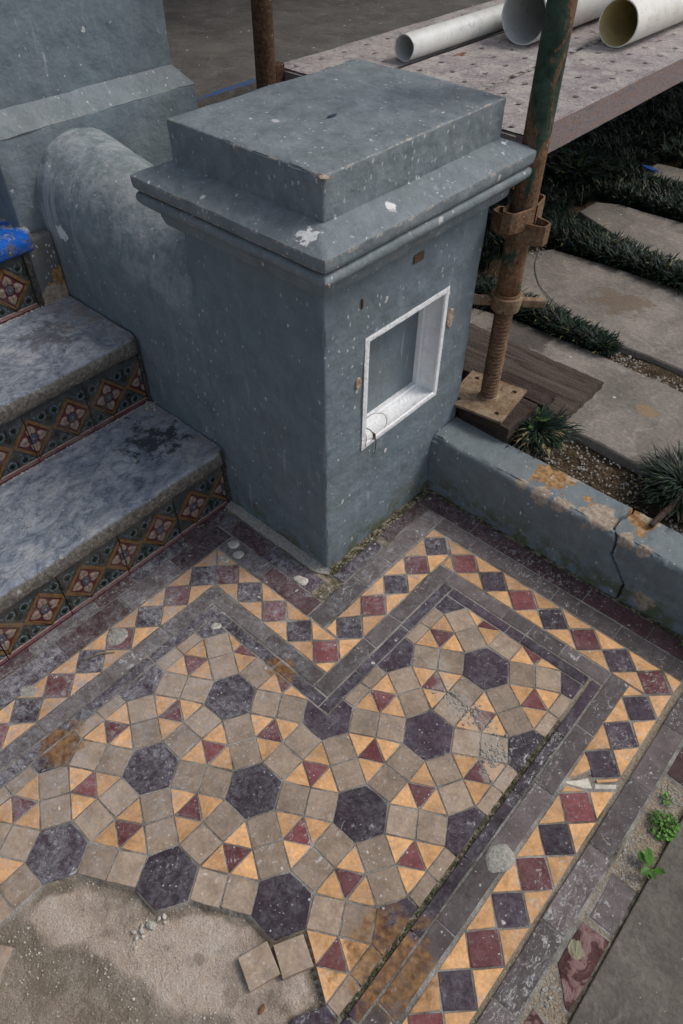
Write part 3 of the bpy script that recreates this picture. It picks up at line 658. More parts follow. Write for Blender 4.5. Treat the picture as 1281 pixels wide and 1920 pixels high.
run_v(16.74, 17.62, [12.0, 11.05], ['maroon'], 0.03)
# inner grey line and dark line
run_v(-1.22, -0.54, [2.97, -2.56, -5.45, -8.4, -11.3], ['grey']) if False else run_v(-1.22, -0.54, [2.97, 0.22, -2.56, -5.45, -8.4, -11.3], ['grey'])
run_v(-0.50, -0.04, [1.98, -0.98, -3.87, -6.8, -9.7, -12.6], ['dark'])
run_h(2.42, 3.10, [-0.50, 1.45, 2.35, 5.22], ['grey']); run_h(1.90, 2.38, [-0.50, 0.72, 3.56, 5.97], ['dark'])
run_v(5.26, 5.95, [10.50, 6.92, 5.33, 2.44], ['grey']); run_v(5.99, 6.44, [9.80, 6.84, 4.0, 1.90], ['dark'])
run_h(9.84, 10.52, [5.99, 8.86, 10.05, 11.5, 13.42], ['grey']); run_h(9.34, 9.80, [6.47, 9.33, 10.03, 12.93], ['dark'])
run_v(13.47, 14.20, [10.50, 7.68, 4.80, 1.92, -0.90, -3.72, -6.6, -9.5], ['grey']); run_v(13.03, 13.43, [9.78, 7.0, 4.07, 1.16, -1.64, -4.5, -7.4, -10.3], ['dark'])
# the loose row beside the concrete path
lay('border_tile', [(16.87, 3.93), (17.72, 3.91), (17.72, 2.31), (16.91, 2.30)], 'grey', path, sink=0.05)
lay('broken_tile', [(16.84, 2.09), (17.72, 2.12), (17.72, 0.82), (17.68, -0.28), (17.55, -0.30), (17.22, 0.08), (16.82, 0.56), (16.79, 1.25)][::-1], 'broken', path, sink=0.06)
lay('broken_tile', [(16.86, -0.83), (17.40, -0.95), (17.55, -2.6), (16.80, -2.7)][::-1], 'broken', path, sink=0.06)

# ---- bed geometry
x0, x1, y0, y1, st = -4.5, 18.2, -13.4, 14.3, 0.1
nx = int((x1-x0)/st)+1; ny = int((y1-y0)/st)+1
X, Y = np.meshgrid(np.linspace(x0, x1, nx), np.linspace(y0, y1, ny)); X = X.ravel(); Y = Y.ravel()
ins = np.zeros(X.shape, bool); SK = np.zeros(X.shape)
for p, sk_ in PRESENT:
    pcx = sum(a[0] for a in p)/len(p); pcy = sum(a[1] for a in p)/len(p)
    near_hole = min(math.hypot(pcx-h[0], pcy-h[1]) for h in HOLE) < 1.6
    q = inset_poly(p, -0.005 if near_hole else -0.045)
    xs_ = [a[0] for a in q]; ys_ = [a[1] for a in q]
    idx = np.where((X > min(xs_)) & (X < max(xs_)) & (Y > min(ys_)) & (Y < max(ys_)))[0]
    if not len(idx): continue
    c = np.zeros(len(idx), bool); n = len(q)
    for i in range(n):
        ax_, ay_ = q[i]; bx_, by_ = q[(i+1) % n]
        if ay_ == by_: continue
        t = ((ay_ > Y[idx]) != (by_ > Y[idx])) & (X[idx] < (bx_-ax_)*(Y[idx]-ay_)/(by_-ay_)+ax_); c ^= t
    ins[idx] |= c; SK[idx[c]] = np.maximum(SK[idx[c]], sk_)
HOLE_IN = inset_poly(ccw(HOLE), 0.32); SANDP = [(3.0, -9.9), (5.27, -9.09), (6.08, -8.61), (7.64, -8.13), (8.9, -7.86), (10.7, -6.84), (12, -9), (9, -14), (4, -14), (3.5, -11)]
def sdist(x, y, poly):
    d = 1e9
    for i in range(len(poly)):
        ax_, ay_ = poly[i]; bx_, by_ = poly[(i+1) % len(poly)]; vx, vy = bx_-ax_, by_-ay_; t = max(0, min(1, ((x-ax_)*vx+(y-ay_)*vy)/(vx*vx+vy*vy+1e-9)))
        d = min(d, math.hypot(x-ax_-vx*t, y-ay_-vy*t))
    return d if inside(x, y, poly) else -d
hole = np.array([inside(a, b, HOLE) for a, b in zip(X, Y)]) & ~ins
Z = np.zeros(X.shape); zone = np.zeros((len(X), 4), np.float32); zone[:, 3] = 1; moss = np.zeros(len(X), np.float32)
for i in range(len(X)):
    a, b = X[i], Y[i]; n1 = mnoise.noise(Vector((a*.9, b*.9, 3.1))); n2 = mnoise.noise(Vector((a*4.1, b*4.1, 7.7))); n3 = mnoise.noise(Vector((a*2.0, b*2.0, 1.7)))
    if ins[i]:
        Z[i] = -0.019+0.006*n2-SK[i]; zone[i, 0] = 1
    elif hole[i]:
        # raised skin of old mortar with sandy hollows along its lower left and its rim
        k = 0.5+0.9*mnoise.noise(Vector((a*.42+5, b*.42, 0.3)))+0.35*n3
        dr = sdist(a, b, HOLE); ds_ = sdist(a+.25*n3, b+.25*n1, SANDP)
        k = 0.80+0.35*mnoise.noise(Vector((a*.5+5, b*.5, 0.3)))+0.25*n3+0.12*n2 - max(0, 1-dr/.38)*.75 - 0.8*max(0, min(1, 0.5+ds_/0.5))
        sm = min(1, max(0, k*1.3))
        Z[i] = -0.27+0.08*sm+0.018*n2+0.02*n1; zone[i, 1] = max(sm, 0.25+0.5*max(0, min(1, ds_-.35))); zone[i, 2] = (1-sm)*0.45
    else:
        Z[i] = -0.10+0.025*n2+0.03*n1; zone[i, 1] = 0.0; zone[i, 2] = 1.0
    if 12.84 < a < 13.1 and b < 7.5: Z[i] = -0.075+0.03*n2; moss[i] = 0.85; zone[i, 2] = .6; zone[i, 0] = 0
    if 1.6 < a < 2.25 and b > 6.7: moss[i] = 0.9
    if b > 13.75: moss[i] = 0.9; Z[i] = -0.07
    if 2.0 < a < 3.0 and 5.4 < b < 7.0: moss[i] = 0.75
    if a > 17.6: moss[i] = max(moss[i], 0.7)
    if ins[i] and not (0 < a < 12.9 and b < 9.3): moss[i] = max(moss[i], max(0, mnoise.noise(Vector((a*.5, b*.5, 20)))*1.2-.1))
V = np.stack([X, Y, Z], 1)*U
ii = np.arange(nx*ny).reshape(ny, nx)
F = np.stack([ii[:-1, :-1].ravel(), ii[:-1, 1:].ravel(), ii[1:, 1:].ravel(), ii[1:, :-1].ravel()], 1)
def fill_mesh(me, V, F, smooth=True):
    me.vertices.add(len(V)); me.vertices.foreach_set('co', V.astype(np.float32).ravel())
    me.loops.add(F.size); me.loops.foreach_set('vertex_index', F.astype(np.int32).ravel())
    me.polygons.add(len(F)); me.polygons.foreach_set('loop_start', np.arange(0, F.size, F.shape[1], dtype=np.int32))
    try: me.polygons.foreach_set('loop_total', np.full(len(F), F.shape[1], dtype=np.int32))
    except Exception: pass
    me.update(); me.validate()
    me.polygons.foreach_set('use_smooth', [smooth]*len(me.polygons))
fill_mesh(bed_me, V, F)
ca = bed_me.color_attributes.new('zone', 'FLOAT_COLOR', 'POINT'); ca.data.foreach_set('color', zone.ravel())
fa = bed_me.attributes.new('moss', 'FLOAT', 'POINT'); fa.data.foreach_set('value', moss)
bed_me.materials.append(MAT['bed'])

# groove filling and crumbs: loose grit as one mass
def grit(name, pts, smin, smax, mat, label=None, parent=None, z=-0.08, flatk=0.6):
    g = G()
    for (a, b, zz) in pts:
        s = random.uniform(smin, smax)*(1 if random.random() < .9 else 1.6); ph = random.uniform(0, 6.28); n = 5
        ring = [(a+s*math.cos(ph+6.283*k/n)*random.uniform(.7, 1.1), b+s*math.sin(ph+6.283*k/n)*random.uniform(.7, 1.1), zz) for k in range(n)]
        top = [(a+(r_[0]-a)*.62, b+(r_[1]-b)*.62, zz+s*flatk*random.uniform(.8, 1.3)) for r_ in ring]
        g.add(ring+top, [(k, (k+1) % n, n+(k+1) % n, n+k) for k in range(n)]+[tuple(range(n, 2*n))])
    o = solo(name, g.v, g.f, mat, label, None, None, 'stuff'); return o
pts = []
while len(pts) < 1100:
    a, b = random.uniform(3, 12.4), random.uniform(-12.5, -3.8)
    if inside(a, b, HOLE) and (mnoise.noise(Vector((a*.8, b*.8, 2))) > -0.05 or random.random() < .15): pts.append((a, b, -0.24))
for k in range(260): pts.append((random.gauss(7.4, .5), random.gauss(-7.0, .6), -0.20))
for k in range(160): pts.append((random.gauss(9.9, .5), random.gauss(-6.9, .5), -0.20))
pts = [p for p in pts if inside(p[0], p[1], HOLE) and not (9.6 < p[0] < 11.6 and -6 < p[1] < -3.7)]
grit('mortar_crumbs', pts, 0.010, 0.034, MAT['chip'])
pts = []
for k in range(700): pts.append((random.uniform(16.7, 17.7), random.uniform(3.95, 8.1), -0.13))
for k in range(260): pts.append((random.uniform(16.68, 17.2), random.uniform(-2.5, 0.6), -0.13))
for k in range(160): pts.append((random.gauss(10.1, .7), random.gauss(5.45, .2), -0.005))
for k in range(130): pts.append((random.gauss(11.9, .25), random.gauss(4.6, .35), -0.005))
for k in range(160): pts.append((random.uniform(1.95, 2.2), random.uniform(7, 13.8), -0.13))
for k in range(60): pts.append((random.gauss(-4.2, .15), random.uniform(-4, 6.6), -0.03))
for k in range(70): pts.append((random.gauss(2.5, .3), random.gauss(6.1, .35), -0.12))
grit('sandy_grit', pts, 0.02, 0.07, MAT['mortarpatch'])
pts = []
for k in range(190):
    b = random.uniform(-4.5, 6.0); pts.append((12.97+random.gauss(0, .03), b, -0.07))
for k in range(150): pts.append((2.02+random.gauss(0, .06), random.uniform(6.9, 13.9), -0.1))
for k in range(200): pts.append((random.uniform(2.1, 15), 13.93+random.gauss(0, .05), -0.1))
mossm = flat('dark_green_moss', (0.07, 0.075, 0.035), 0.95, 8, 0.5)
grit('moss_crumbs', pts, 0.02, 0.06, mossm)

# bigger white mortar chips lying in the hollow
def chip(loc, s, mat, name, label, cat, group=None, flatk=0.55):
    bm = bmesh.new(); bmesh.ops.create_icosphere(bm, subdivisions=1, radius=1)
    sd_ = random.random()*50
    for v_ in bm.verts:
        k = 1+0.35*mnoise.noise(v_.co*1.7+Vector((sd_, 0, 0))); v_.co = Vector((v_.co.x*k*s[0], v_.co.y*k*s[1], v_.co.z*k*s[2]))*U
    me = bpy.data.meshes.new(name); bm.to_mesh(me); bm.free(); me.materials.append(mat)
    o = bpy.data.objects.new(name, me); C.objects.link(o); o.location = [c*U for c in loc]; o.rotation_euler = (0, 0, random.uniform(0, 6))
    o['label'] = label; o['category'] = cat
    if group: o['group'] = group
    return o
chip((7.12, -6.76, -0.10), (0.20, 0.14, 0.12), MAT['chip'], 'mortar_chip', 'largest pale mortar chip just below the dark hexagon at the edge of the bare patch', 'chip', 'pale mortar chips on the bare patch')
for (a, b, s_, lb) in [(7.02, -7.05, .11, 'pale mortar chip at the middle of the little heap on the bare patch'), (6.88, -7.22, .09, 'pale mortar chip leftmost in the little heap on the bare patch'),
        (7.06, -7.27, .10, 'pale mortar chip at the lower left of the little heap on the bare patch'), (7.17, -7.12, .08, 'pale mortar chip at the lower right of the little heap on the bare patch'),
        (7.22, -6.35, .10, 'pale mortar chip touching the lowest corner of the dark hexagon above the bare patch'), (7.15, -6.50, .09, 'pale mortar chip just under the one touching the hexagon corner'),
        (7.36, -6.44, .07, 'tiny pale mortar chip right of the two chips under the hexagon corner'), (7.24, -7.44, .07, 'lowest tiny pale chip, below the little heap on the bare patch'), (6.93, -6.96, .07, 'tiny pale chip at the top of the little heap on the bare patch')]:
    chip((a, b, -0.13), (s_, s_*.7, s_*.6), MAT['chip'], 'mortar_chip', lb, 'chip', 'pale mortar chips on the bare patch')
chip((12.35, -5.35, -0.12), (0.30, 0.22, 0.12), MAT['chip'], 'mortar_lump', 'white mortar lump at the bottom edge beside the last tan border tiles', 'chip')
def blob(loc, r, mat, name, label, cat, h=0.10, sq=1.0, rot=0.0):
    g = G(); n = 26; rs = [1+0.28*mnoise.noise(Vector((math.cos(6.283*k/n)*1.6, math.sin(6.283*k/n)*1.6, loc[0]))) for k in range(n)]
    vs = []; 
    for lv, (kr, hz) in enumerate([(1.0, -0.02), (0.94, .35), (0.75, .8), (0.4, 1.0)]):
        for k in range(n):
            a = 6.283*k/n; q = (math.cos(a)*r*rs[k]*kr, math.sin(a)*r*rs[k]*kr*sq)
            px, py = q[0]*math.cos(rot)-q[1]*math.sin(rot), q[0]*math.sin(rot)+q[1]*math.cos(rot)
            vs.append((loc[0]+px, loc[1]+py, loc[2]+h*hz+0.02*mnoise.noise(Vector((px*5, py*5, 0)))))
    fs = [(l*n+k, l*n+(k+1) % n, (l+1)*n+(k+1) % n, (l+1)*n+k) for l in range(3) for k in range(n)]+[tuple(range(3*n, 4*n))]
    g.add(vs, fs)
    return solo(name, g.v, g.f, mat, label, cat, None, None, loc, True)
blob((13.93, 1.90, 0.0), 0.52, MAT['mortarpatch'], 'mortar_patch', 'dried grey mortar dollop on the right border, over a grey tile and an orange one', 'mortar', 0.09, 0.82, 1.2)
blob((-2.15, -1.25, 0.0), 0.42, MAT['mortarpatch'], 'mortar_patch', 'dried grey mortar dollop half covering a red square near the steps', 'mortar', 0.05)
blob((1.35, 5.75, 0.0), 0.36, MAT['chip'], 'mortar_patch', 'pale mortar dollop on the black tile in front of the pillar corner', 'mortar', 0.06, 0.6, 0.3)
blob((-2.6, -4.95, 0.0), 0.34, MAT['mortarpatch'], 'mortar_patch', 'thin mortar smear on the left strip above the lowest dark square', 'mortar', 0.03, .6, .8)
blob((0.45, 1.75, 0.0), 0.22, MAT['chip'], 'mortar_patch', 'small pale mortar spot on the dark corner tile below the left bend of the strip', 'mortar', 0.035, .7, .8)
blob((-2.3, 5.2, 0.0), 0.28, MAT['chip'], 'mortar_patch', 'round pale mortar spot at the joint nearest the bottom step end', 'mortar', 0.035, .8, .8)
blob((-1.7, 4.95, 0.0), 0.26, MAT['chip'], 'mortar_patch', 'round pale mortar spot on the grey tile above the orange corner', 'mortar', 0.03, .9, .8)
blob((-1.95, 4.35, 0.0), 0.24, MAT['chip'], 'mortar_patch', 'pale mortar spot over the joint of the two orange corner triangles', 'mortar', 0.03, .7, .1)
# loose tan tiles lying in the hollow
for nm, poly, rx, lab in (('a', [(9.73, -5.62), (10.05, -4.70), (10.97, -5.05), (10.62, -5.97)], (0.05, 0.03), 'loose tan square tile lying in the hollow, the left one of the pair'),
                          ('b', [(10.27, -4.70), (10.72, -3.84), (11.56, -4.27), (11.10, -5.12)], (-0.04, 0.03), 'loose tan square tile touching the big dark hexagon, right of its twin')):
    cx = sum(p[0] for p in poly)/4; cy = sum(p[1] for p in poly)/4
    me = tile_mesh('loose_tile', [(p[0]-cx, p[1]-cy) for p in poly], 5, 0.01, 0.26); me.materials.append(MAT['tan'])
    o = bpy.data.objects.new('loose_tile', me); C.objects.link(o); o.location = (cx*U, cy*U, 0.05*U); o.rotation_euler = (rx[0], rx[1], 0)
    o['label'] = lab; o['category'] = 'tile'; o['group'] = 'loose tan tiles in the hollow'

# ------------------------------------------------------------------ steps
SY0, SY1 = -12.0, 6.88
def riser_tiles(stairs, xp, z0, ycuts, yc0, phase_end, yend):
    """xp riser plane, z0 floor of riser; yc0: y of one diamond centre; tiles between ycuts"""
    zc = z0+1.20; hw, hh = 0.945, 1.03
    def clipY(p, a, b): return clip(clip(p, 1, 0, b), -1, 0, -a)
    def emit(g, poly2, x_out, a, b, m=0, base=0.0):
        q = clipY(poly2, a, b); q = clip(clip(q, 0, 1, z0+2.5), 0, -1, -(z0+0.17)) if q else q
        if len(q) < 3 or abs(area(q)) < 1e-4: return
        q = ccw(q); n = len(q); t = inset_poly(q, 0.012)
        g.add([(xp+base, p[0], p[1]) for p in q]+[(xp+x_out, p[0], p[1]) for p in t], [(i, (i+1) % n, n+(i+1) % n, n+i) for i in range(n)]+[tuple(range(n, 2*n))], m)
    for (a, b) in zip(ycuts[:-1], ycuts[1:]):
        a2, b2 = a+0.018, b-0.018
        g = G(); g.box(xp-0.25, xp, a2, b2, z0+0.15, z0+2.55, 0)
        # bottom moulding
        g.add([(xp-.2, a2, z0-.04), (xp+.10, a2, z0-.04), (xp+.10, a2, z0+.06), (xp+.04, a2, z0+.13), (xp-.2, a2, z0+.15),
               (xp-.2, b2, z0-.04), (xp+.10, b2, z0-.04), (xp+.10, b2, z0+.06), (xp+.04, b2, z0+.13), (xp-.2, b2, z0+.15)],
              [(0, 1, 2, 3, 4), (9, 8, 7, 6, 5), (1, 6, 7, 2), (2, 7, 8, 3), (3, 8, 9, 4)], 1)
        g.add([(xp-.1, a2, z0+.151), (xp+.05, a2, z0+.151), (xp+.03, a2, z0+.19), (xp-.1, a2, z0+.2), (xp-.1, b2, z0+.151), (xp+.05, b2, z0+.151), (xp+.03, b2, z0+.19), (xp-.1, b2, z0+.2)],
              [(0, 1, 2, 3), (7, 6, 5, 4), (1, 5, 6, 2), (2, 6, 7, 3)], 2)
        tile = part('riser_tile', g.v, g.f, [MAT['teal'], MAT['oxblood'], MAT['pinkline']], stairs, mats=g.m)
        k0 = int(math.floor((a-yc0)/(2*hw)))-1; k1 = int(math.ceil((b-yc0)/(2*hw)))+1
        sc_g = G(); sc_b = G()
        for k in range(k0, k1+1):
            c = yc0+2*hw*k
            if c+hw < a or c-hw > b: continue
            fr = G(); rd = G(); ro = G()
            co = [(c+hw*1.03, zc), (c, zc+hh), (c-hw*1.03, zc), (c, zc-hh)]; ci = [(c+hw*.80, zc), (c, zc+hh*.80), (c-hw*.80, zc), (c, zc-hh*.80)]
            for j in range(4): emit(fr, [co[j], co[(j+1) % 4], ci[(j+1) % 4], ci[j]], 0.055, a2, b2)
            emit(rd, ci, 0.012, a2, b2)
            for (dx, dz) in ((1, 0), (0, 1), (-1, 0), (0, -1)):
                def pt(u_, v_): return (c+hw*(dx*u_-dz*v_), zc+hh*(dz*u_+dx*v_))
                pet = [pt(.67, 0), pt(.55, .13), pt(.42, .21), pt(.27, .20), pt(.24, .09), pt(.29, 0), pt(.24, -.09), pt(.27, -.20), pt(.42, -.21), pt(.55, -.13)]
                # edge line then the cream heart of the petal
                cc = pt(.42, 0)
                inn = [(cc[0]+(p[0]-cc[0])*.76, cc[1]+(p[1]-cc[1])*.76) for p in pet]
                pg = G()
                L_ = [p for p in pet]
                if min(p[0] for p in L_) > a2 and max(p[0] for p in L_) < b2:
                    n = len(pet); q = pet; i_ = inn
                    pg.add([(xp+.012, p[0], p[1]) for p in q]+[(xp+.042, p[0], p[1]) for p in q]+[(xp+.042, p[0], p[1]) for p in i_], [(i, (i+1) % n, n+(i+1) % n, n+i) for i in range(n)]+[(n+i, n+(i+1) % n, 2*n+(i+1) % n, 2*n+i) for i in range(n)], 1)
                    t_ = [(cc[0]+(p[0]-cc[0])*.66, cc[1]+(p[1]-cc[1])*.66) for p in pet]
                    pg.add([(xp+.042, p[0], p[1]) for p in i_]+[(xp+.068, p[0], p[1]) for p in t_], [(i, (i+1) % n, n+(i+1) % n, n+i) for i in range(n)]+[tuple(range(n, 2*n))], 0)
                    v1 = pt(.5, .012); v2 = pt(.30, .012); v3 = pt(.30, -.012); v4 = pt(.5, -.012)
                    pg.add([(xp+.0705, *v1), (xp+.0705, *v2), (xp+.0705, *v3), (xp+.0705, *v4)], [(0, 1, 2, 3)], 2)
                    part('petal', pg.v, pg.f, [MAT['cream'], MAT['oxblood'] if False else MAT['pinkline'], MAT['oxblood']], tile, mats=pg.m)
                elif max(p[0] for p in L_) > a2 and min(p[0] for p in L_) < b2:
                    h1 = [pt(.67, 0), pt(.55, .13), pt(.42, .21), pt(.27, .20), pt(.24, .09), pt(.29, 0)]; h2 = [pt(.29, 0), pt(.24, -.09), pt(.27, -.20), pt(.42, -.21), pt(.55, -.13), pt(.67, 0)]
                    emit(pg, h1, 0.06, a2, b2, 0, 0.012); emit(pg, h2, 0.06, a2, b2, 0, 0.012)
                    if pg.f: part('petal', pg.v, pg.f, [MAT['cream']], tile)
                # small leaf between petals
                def pq(u_, v_): return (c+hw*(dx*u_-dz*v_)*.7, zc+hh*(dz*u_+dx*v_)*.7)
            oc = [(c+.19*math.cos(6.283*k_/10), zc+.21*math.sin(6.283*k_/10)) for k_ in range(10)]; emit(ro, oc, 0.05, a2, b2, 0, 0.012)
            emit(ro, [(c+.06, zc), (c, zc+.07), (c-.06, zc), (c, zc-.07)], 0.075, a2, b2, 1, 0.05)
            for nm, gg, mm in (('diamond_frame', fr, [MAT['ochre']]), ('diamond_ground', rd, [MAT['oxblood']]), ('rosette', ro, [MAT['rosette'], MAT['cream']])):
                if gg.f: part(nm, gg.v, gg.f, mm, tile, mats=gg.m)
        # scrolls in the half-diamond fields above and below each crossing
            xc = c+hw
            for sgn in (1, -1):
                zz = zc+sgn*0.78
                for sx in (1, -1):
                    cx_ = xc+sx*0.30
                    for rr, wd, gg, a0, a1, ox in ((.245, .075, sc_b, -70, 265, .035), (.125, .115, sc_g, 0, 360, .05)):
                        n = 8
                        for t in range(n):
                            A0 = math.radians(a0+(a1-a0)*t/n)*sgn*sx; A1 = math.radians(a0+(a1-a0)*(t+1)/n)*sgn*sx
                            r0 = rr*(1-.25*t/n) if rr > .2 else rr; r1 = rr*(1-.25*(t+1)/n) if rr > .2 else rr; ri = max(0.005, r0-wd)
                            emit(gg, [(cx_+r0*math.cos(A0), zz+r0*math.sin(A0)), (cx_+r1*math.cos(A1), zz+r1*math.sin(A1)), (cx_+max(.004, r1-wd)*math.cos(A1), zz+max(.004, r1-wd)*math.sin(A1)), (cx_+ri*math.cos(A0), zz+ri*math.sin(A0))], ox, a2, b2)
                    # leaf sprays
                    emit(sc_g, [(xc+sx*.02, zc+sgn*.30), (xc+sx*.16, zc+sgn*.46), (xc+sx*.10, zc+sgn*.60), (xc+sx*.01, zc+sgn*.50)], .04, a2, b2)
                    emit(sc_b, [(xc+sx*.52, zz+sgn*.10), (xc+sx*.72, zz+sgn*.22), (xc+sx*.60, zz+sgn*.02)], .035, a2, b2)
                emit(sc_g, [(xc-.05, zc+sgn*.62), (xc+.05, zc+sgn*.62), (xc+.03, zc+sgn*1.0), (xc-.03, zc+sgn*1.0)], .045, a2, b2)
        for nm, gg, mm in (('leaf_scroll', sc_g, [MAT['scroll_green']]), ('scroll_eye', sc_b, [MAT['scroll_blue']])):
            if gg.f: part(nm, gg.v, gg.f, mm, tile, mats=gg.m, kind='stuff')

def tread(stairs, xn, ztop, xback, mat, yend=6.84, seed=0):
    th = 0.84; r = 0.34; prof = [(xback, ztop)]
    nseg = 26
    for k in range(1, nseg): prof.append((xback+(xn-r-xback)*k/nseg, ztop))
    for k in range(7):
        a = math.radians(90-90*k/6); prof.append((xn-r+r*math.cos(a), ztop-r+r*math.sin(a)))
    for k in range(1, 5):
        a = math.radians(-90*k/4); prof.append((xn-r*.8+r*.8*math.cos(a), ztop-th+r*.8+r*.8*math.sin(a)))
    prof.append((xn-r-0.5, ztop-th))
    ys = np.arange(SY0, yend+.01, 0.16); ys[-1] = yend; v = []; f = []
    for y in ys:
        e = 1.0 if y < yend-0.3 else (yend-y)/0.3
        for (a, z) in prof:
            k = fbm(a*.5, y*.35, z+seed, 1.2, 4)*0.05+fbm(a, y, z+seed, 3.5, 3)*0.018
            nose = max(0, 1-abs(a-xn)/0.5)
            dx = -0.05*nose*abs(fbm(y, seed, z, 0.9, 3)) - (1-e)**2*0.25*nose
            dz = k*0.8-(1-e)**2*0.18*nose
            v.append((a+dx, y, z+(dz if a > xback+.1 else 0)))
    n = len(prof)
    for i in range(len(ys)-1):
        for k in range(n-1): f.append((i*n+k, (i+1)*n+k, (i+1)*n+k+1, i*n+k+1))
    f.append(tuple(range(n))); f.append(tuple(reversed(range((len(ys)-1)*n, len(ys)*n))))
    o = part('tread', v, f, mat, stairs, smooth=True)
    return o
stairs = thing('front_steps', 'three weathered stone steps with patterned majolica riser tiles climbing to the verandah', 'steps', (-4.45, 0, 0))
cuts = [-1.80-2.89*k for k in range(3, -1, -1)]
riser_tiles(stairs, -4.45, 0.0, [-10.47, -7.58, -4.69, -1.80, 1.06, 3.96, 6.72], 4.88, 0, 6.72)
riser_tiles(stairs, -9.50, 3.48, [-10.5, -7.6, -4.7, -1.8, 1.0, 3.86, 6.75], 4.90, 0, 6.75)
riser_tiles(stairs, -14.62, 6.98, [-9.1, -6.2, -3.3, -.4, 2.5, 5.36], 4.33, 0, 5.36)
tread(stairs, -4.10, 3.45, -9.72, MAT['tread'], 6.86, 1); tread(stairs, -9.16, 6.95, -14.86, MAT['tread'], 6.86, 5); tread(stairs, -14.28, 10.36, -16.8, MAT['tread_blue'], 6.05, 9)
g = G()   # masonry core behind the risers
for bx_ in ((-9.5, -4.74, SY0, 6.85, -0.3, 2.55), (-14.6, -9.79, SY0, 6.85, 2.0, 6.05), (-16.8, -14.9, SY0, 5.8, 5.0, 9.48)):
    g = G(); g.box(*bx_); part('step_core', g.v, g.f, MAT['darkpit'], stairs)
g = G(); g.box(-4.72, -4.33, 6.74, 6.90, -.1, 2.55); g.box(-9.78, -9.40, 6.77, 6.90, 3.4, 6.1); g.box(-4.74, -4.5, -12, 6.72, 2.35, 2.60); g.box(-9.78, -9.56, -12, 6.75, 5.8, 6.10)
for k in range(26): 
    t = random.uniform(0, 2.4); q = random.choice([(-4.38, 0.1), (-9.45, 3.55)]); s_ = random.uniform(.04, .09); g.box(q[0]-s_, q[0]+s_*1.3, 6.82-s_, 6.82+s_, q[1]+t-s_, q[1]+t+s_)
part('joint_filling', g.v, g.f, MAT['darkpit'], stairs, kind='stuff')
g = G(); g.box(-15.0, -14.42, 5.62, 6.92, 6.9, 10.02)
MAT['paint_dirty'] = paint_mat('dirty_block_paint', (0.125, 0.13, 0.125), speck=0.5, scuff=0.6, bare=[((-14.42, 6.2, 7.2), 0.7)], ochre=[((-14.4, 6.7, 7.9), 0.5)])
part('end_block', g.v, g.f, MAT['paint_dirty'], stairs, bevel=0.12)
g = G(); g.box(-14.85, -14.5, 5.38, 5.61, 6.9, 9.5); part('joint_filling', g.v, g.f, MAT['darkpit'], stairs)
# sandy crumbs along the back of treads
pts = []
for k in range(170): pts.append((-9.38+abs(random.gauss(0, .06)), random.uniform(-3, 6.7), 3.46)); pts.append((-14.5+abs(random.gauss(0, .06)), random.uniform(2, 6.7), 6.96))
for k in range(60): pts.append((random.gauss(-9.0, .25), random.gauss(6.5, .2), 3.47))
grit('step_crumbs', pts, 0.015, 0.05, MAT['chip'])

# ------------------------------------------------------------------ wobbly box helper
def grid_face(g, fn, us, vs, m=0, skip=None):
    nu, nv = len(us), len(vs); vv = [fn(u_, v_) for v_ in vs for u_ in us]; ff = []
    for j in range(nv-1):
        for i in range(nu-1):
            if skip and skip((us[i]+us[i+1])/2, (vs[j]+vs[j+1])/2): continue
            a = j*nu+i; ff.append((a, a+1, a+nu+1, a+nu))
    g.add(vv, ff, m)
def lin(a, b, st): n = max(2, int(abs(b-a)/st)+1); return list(np.linspace(a, b, n))
def rounded_block(x0, x1, y0, y1, z0, z1, r=0.05, st=0.22, amp=0.03, open_px=None, bottom=True):
    """box with finely gridded faces, rounded arrises and a slightly uneven hand-rendered surface"""
    g = G()
    def wob(p):
        x, y, z = p
        # round the arrises: pull points within r of two faces inwards
        d = [min(x-x0, x1-x), min(y-y0, y1-y), min(z-z0, z1-z)]
        c = [max(x0+r, min(x1-r, x)), max(y0+r, min(y1-r, y)), max(z0+r, min(z1-r, z))]
        o = Vector((x-c[0], y-c[1], z-c[2]))
        if o.length > r: o = o.normalized()*r
        q = Vector(c)+o
        n = o.normalized() if o.length > 1e-6 else Vector((0, 0, 0))
        k = fbm(q.x, q.y, q.z, 0.35, 3)*amp+fbm(q.x+9, q.y, q.z, 1.8, 3)*amp*0.35
        # chips on arrises
        cnt = sum(1 for t in d if t < r*0.9)
        if cnt >= 2: k -= max(0, fbm(q.x, q.y, q.z+30, 2.4, 2)-0.18)*0.16
        return tuple(q+n*k)
    def axl(a, b): 
        L_ = lin(a+r, b-r, st); return [a, a+r*.5]+L_+[b-r*.5, b]
    X_, Y_, Z_ = axl(x0, x1), axl(y0, y1), axl(z0, z1)
    grid_face(g, lambda u_, v_: wob((u_, y0, v_)), X_, Z_); grid_face(g, lambda u_, v_: wob((x1-u_+x0, y1, v_)), X_, Z_)
    grid_face(g, lambda u_, v_: wob((x0, y1-u_+y0, v_)), Y_, Z_)
    if open_px:
        a, b, c, d_ = open_px; Y2 = sorted(set([y for y in Y_ if abs(y-a) > .08 and abs(y-b) > .08]+[a, b])); Z2 = sorted(set([z for z in Z_ if abs(z-c) > .08 and abs(z-d_) > .08]+[c, d_]))
        grid_face(g, lambda u_, v_: wob((x1, u_, v_)), Y2, Z2, 0, lambda u_, v_: a < u_ < b and c < v_ < d_)
    else: grid_face(g, lambda u_, v_: wob((x1, u_, v_)), Y_, Z_)
    grid_face(g, lambda u_, v_: wob((u_, v_, z1)), X_, Y_)
    if bottom: grid_face(g, lambda u_, v_: wob((u_, y1-v_+y0, z0)), X_, Y_)
    return g

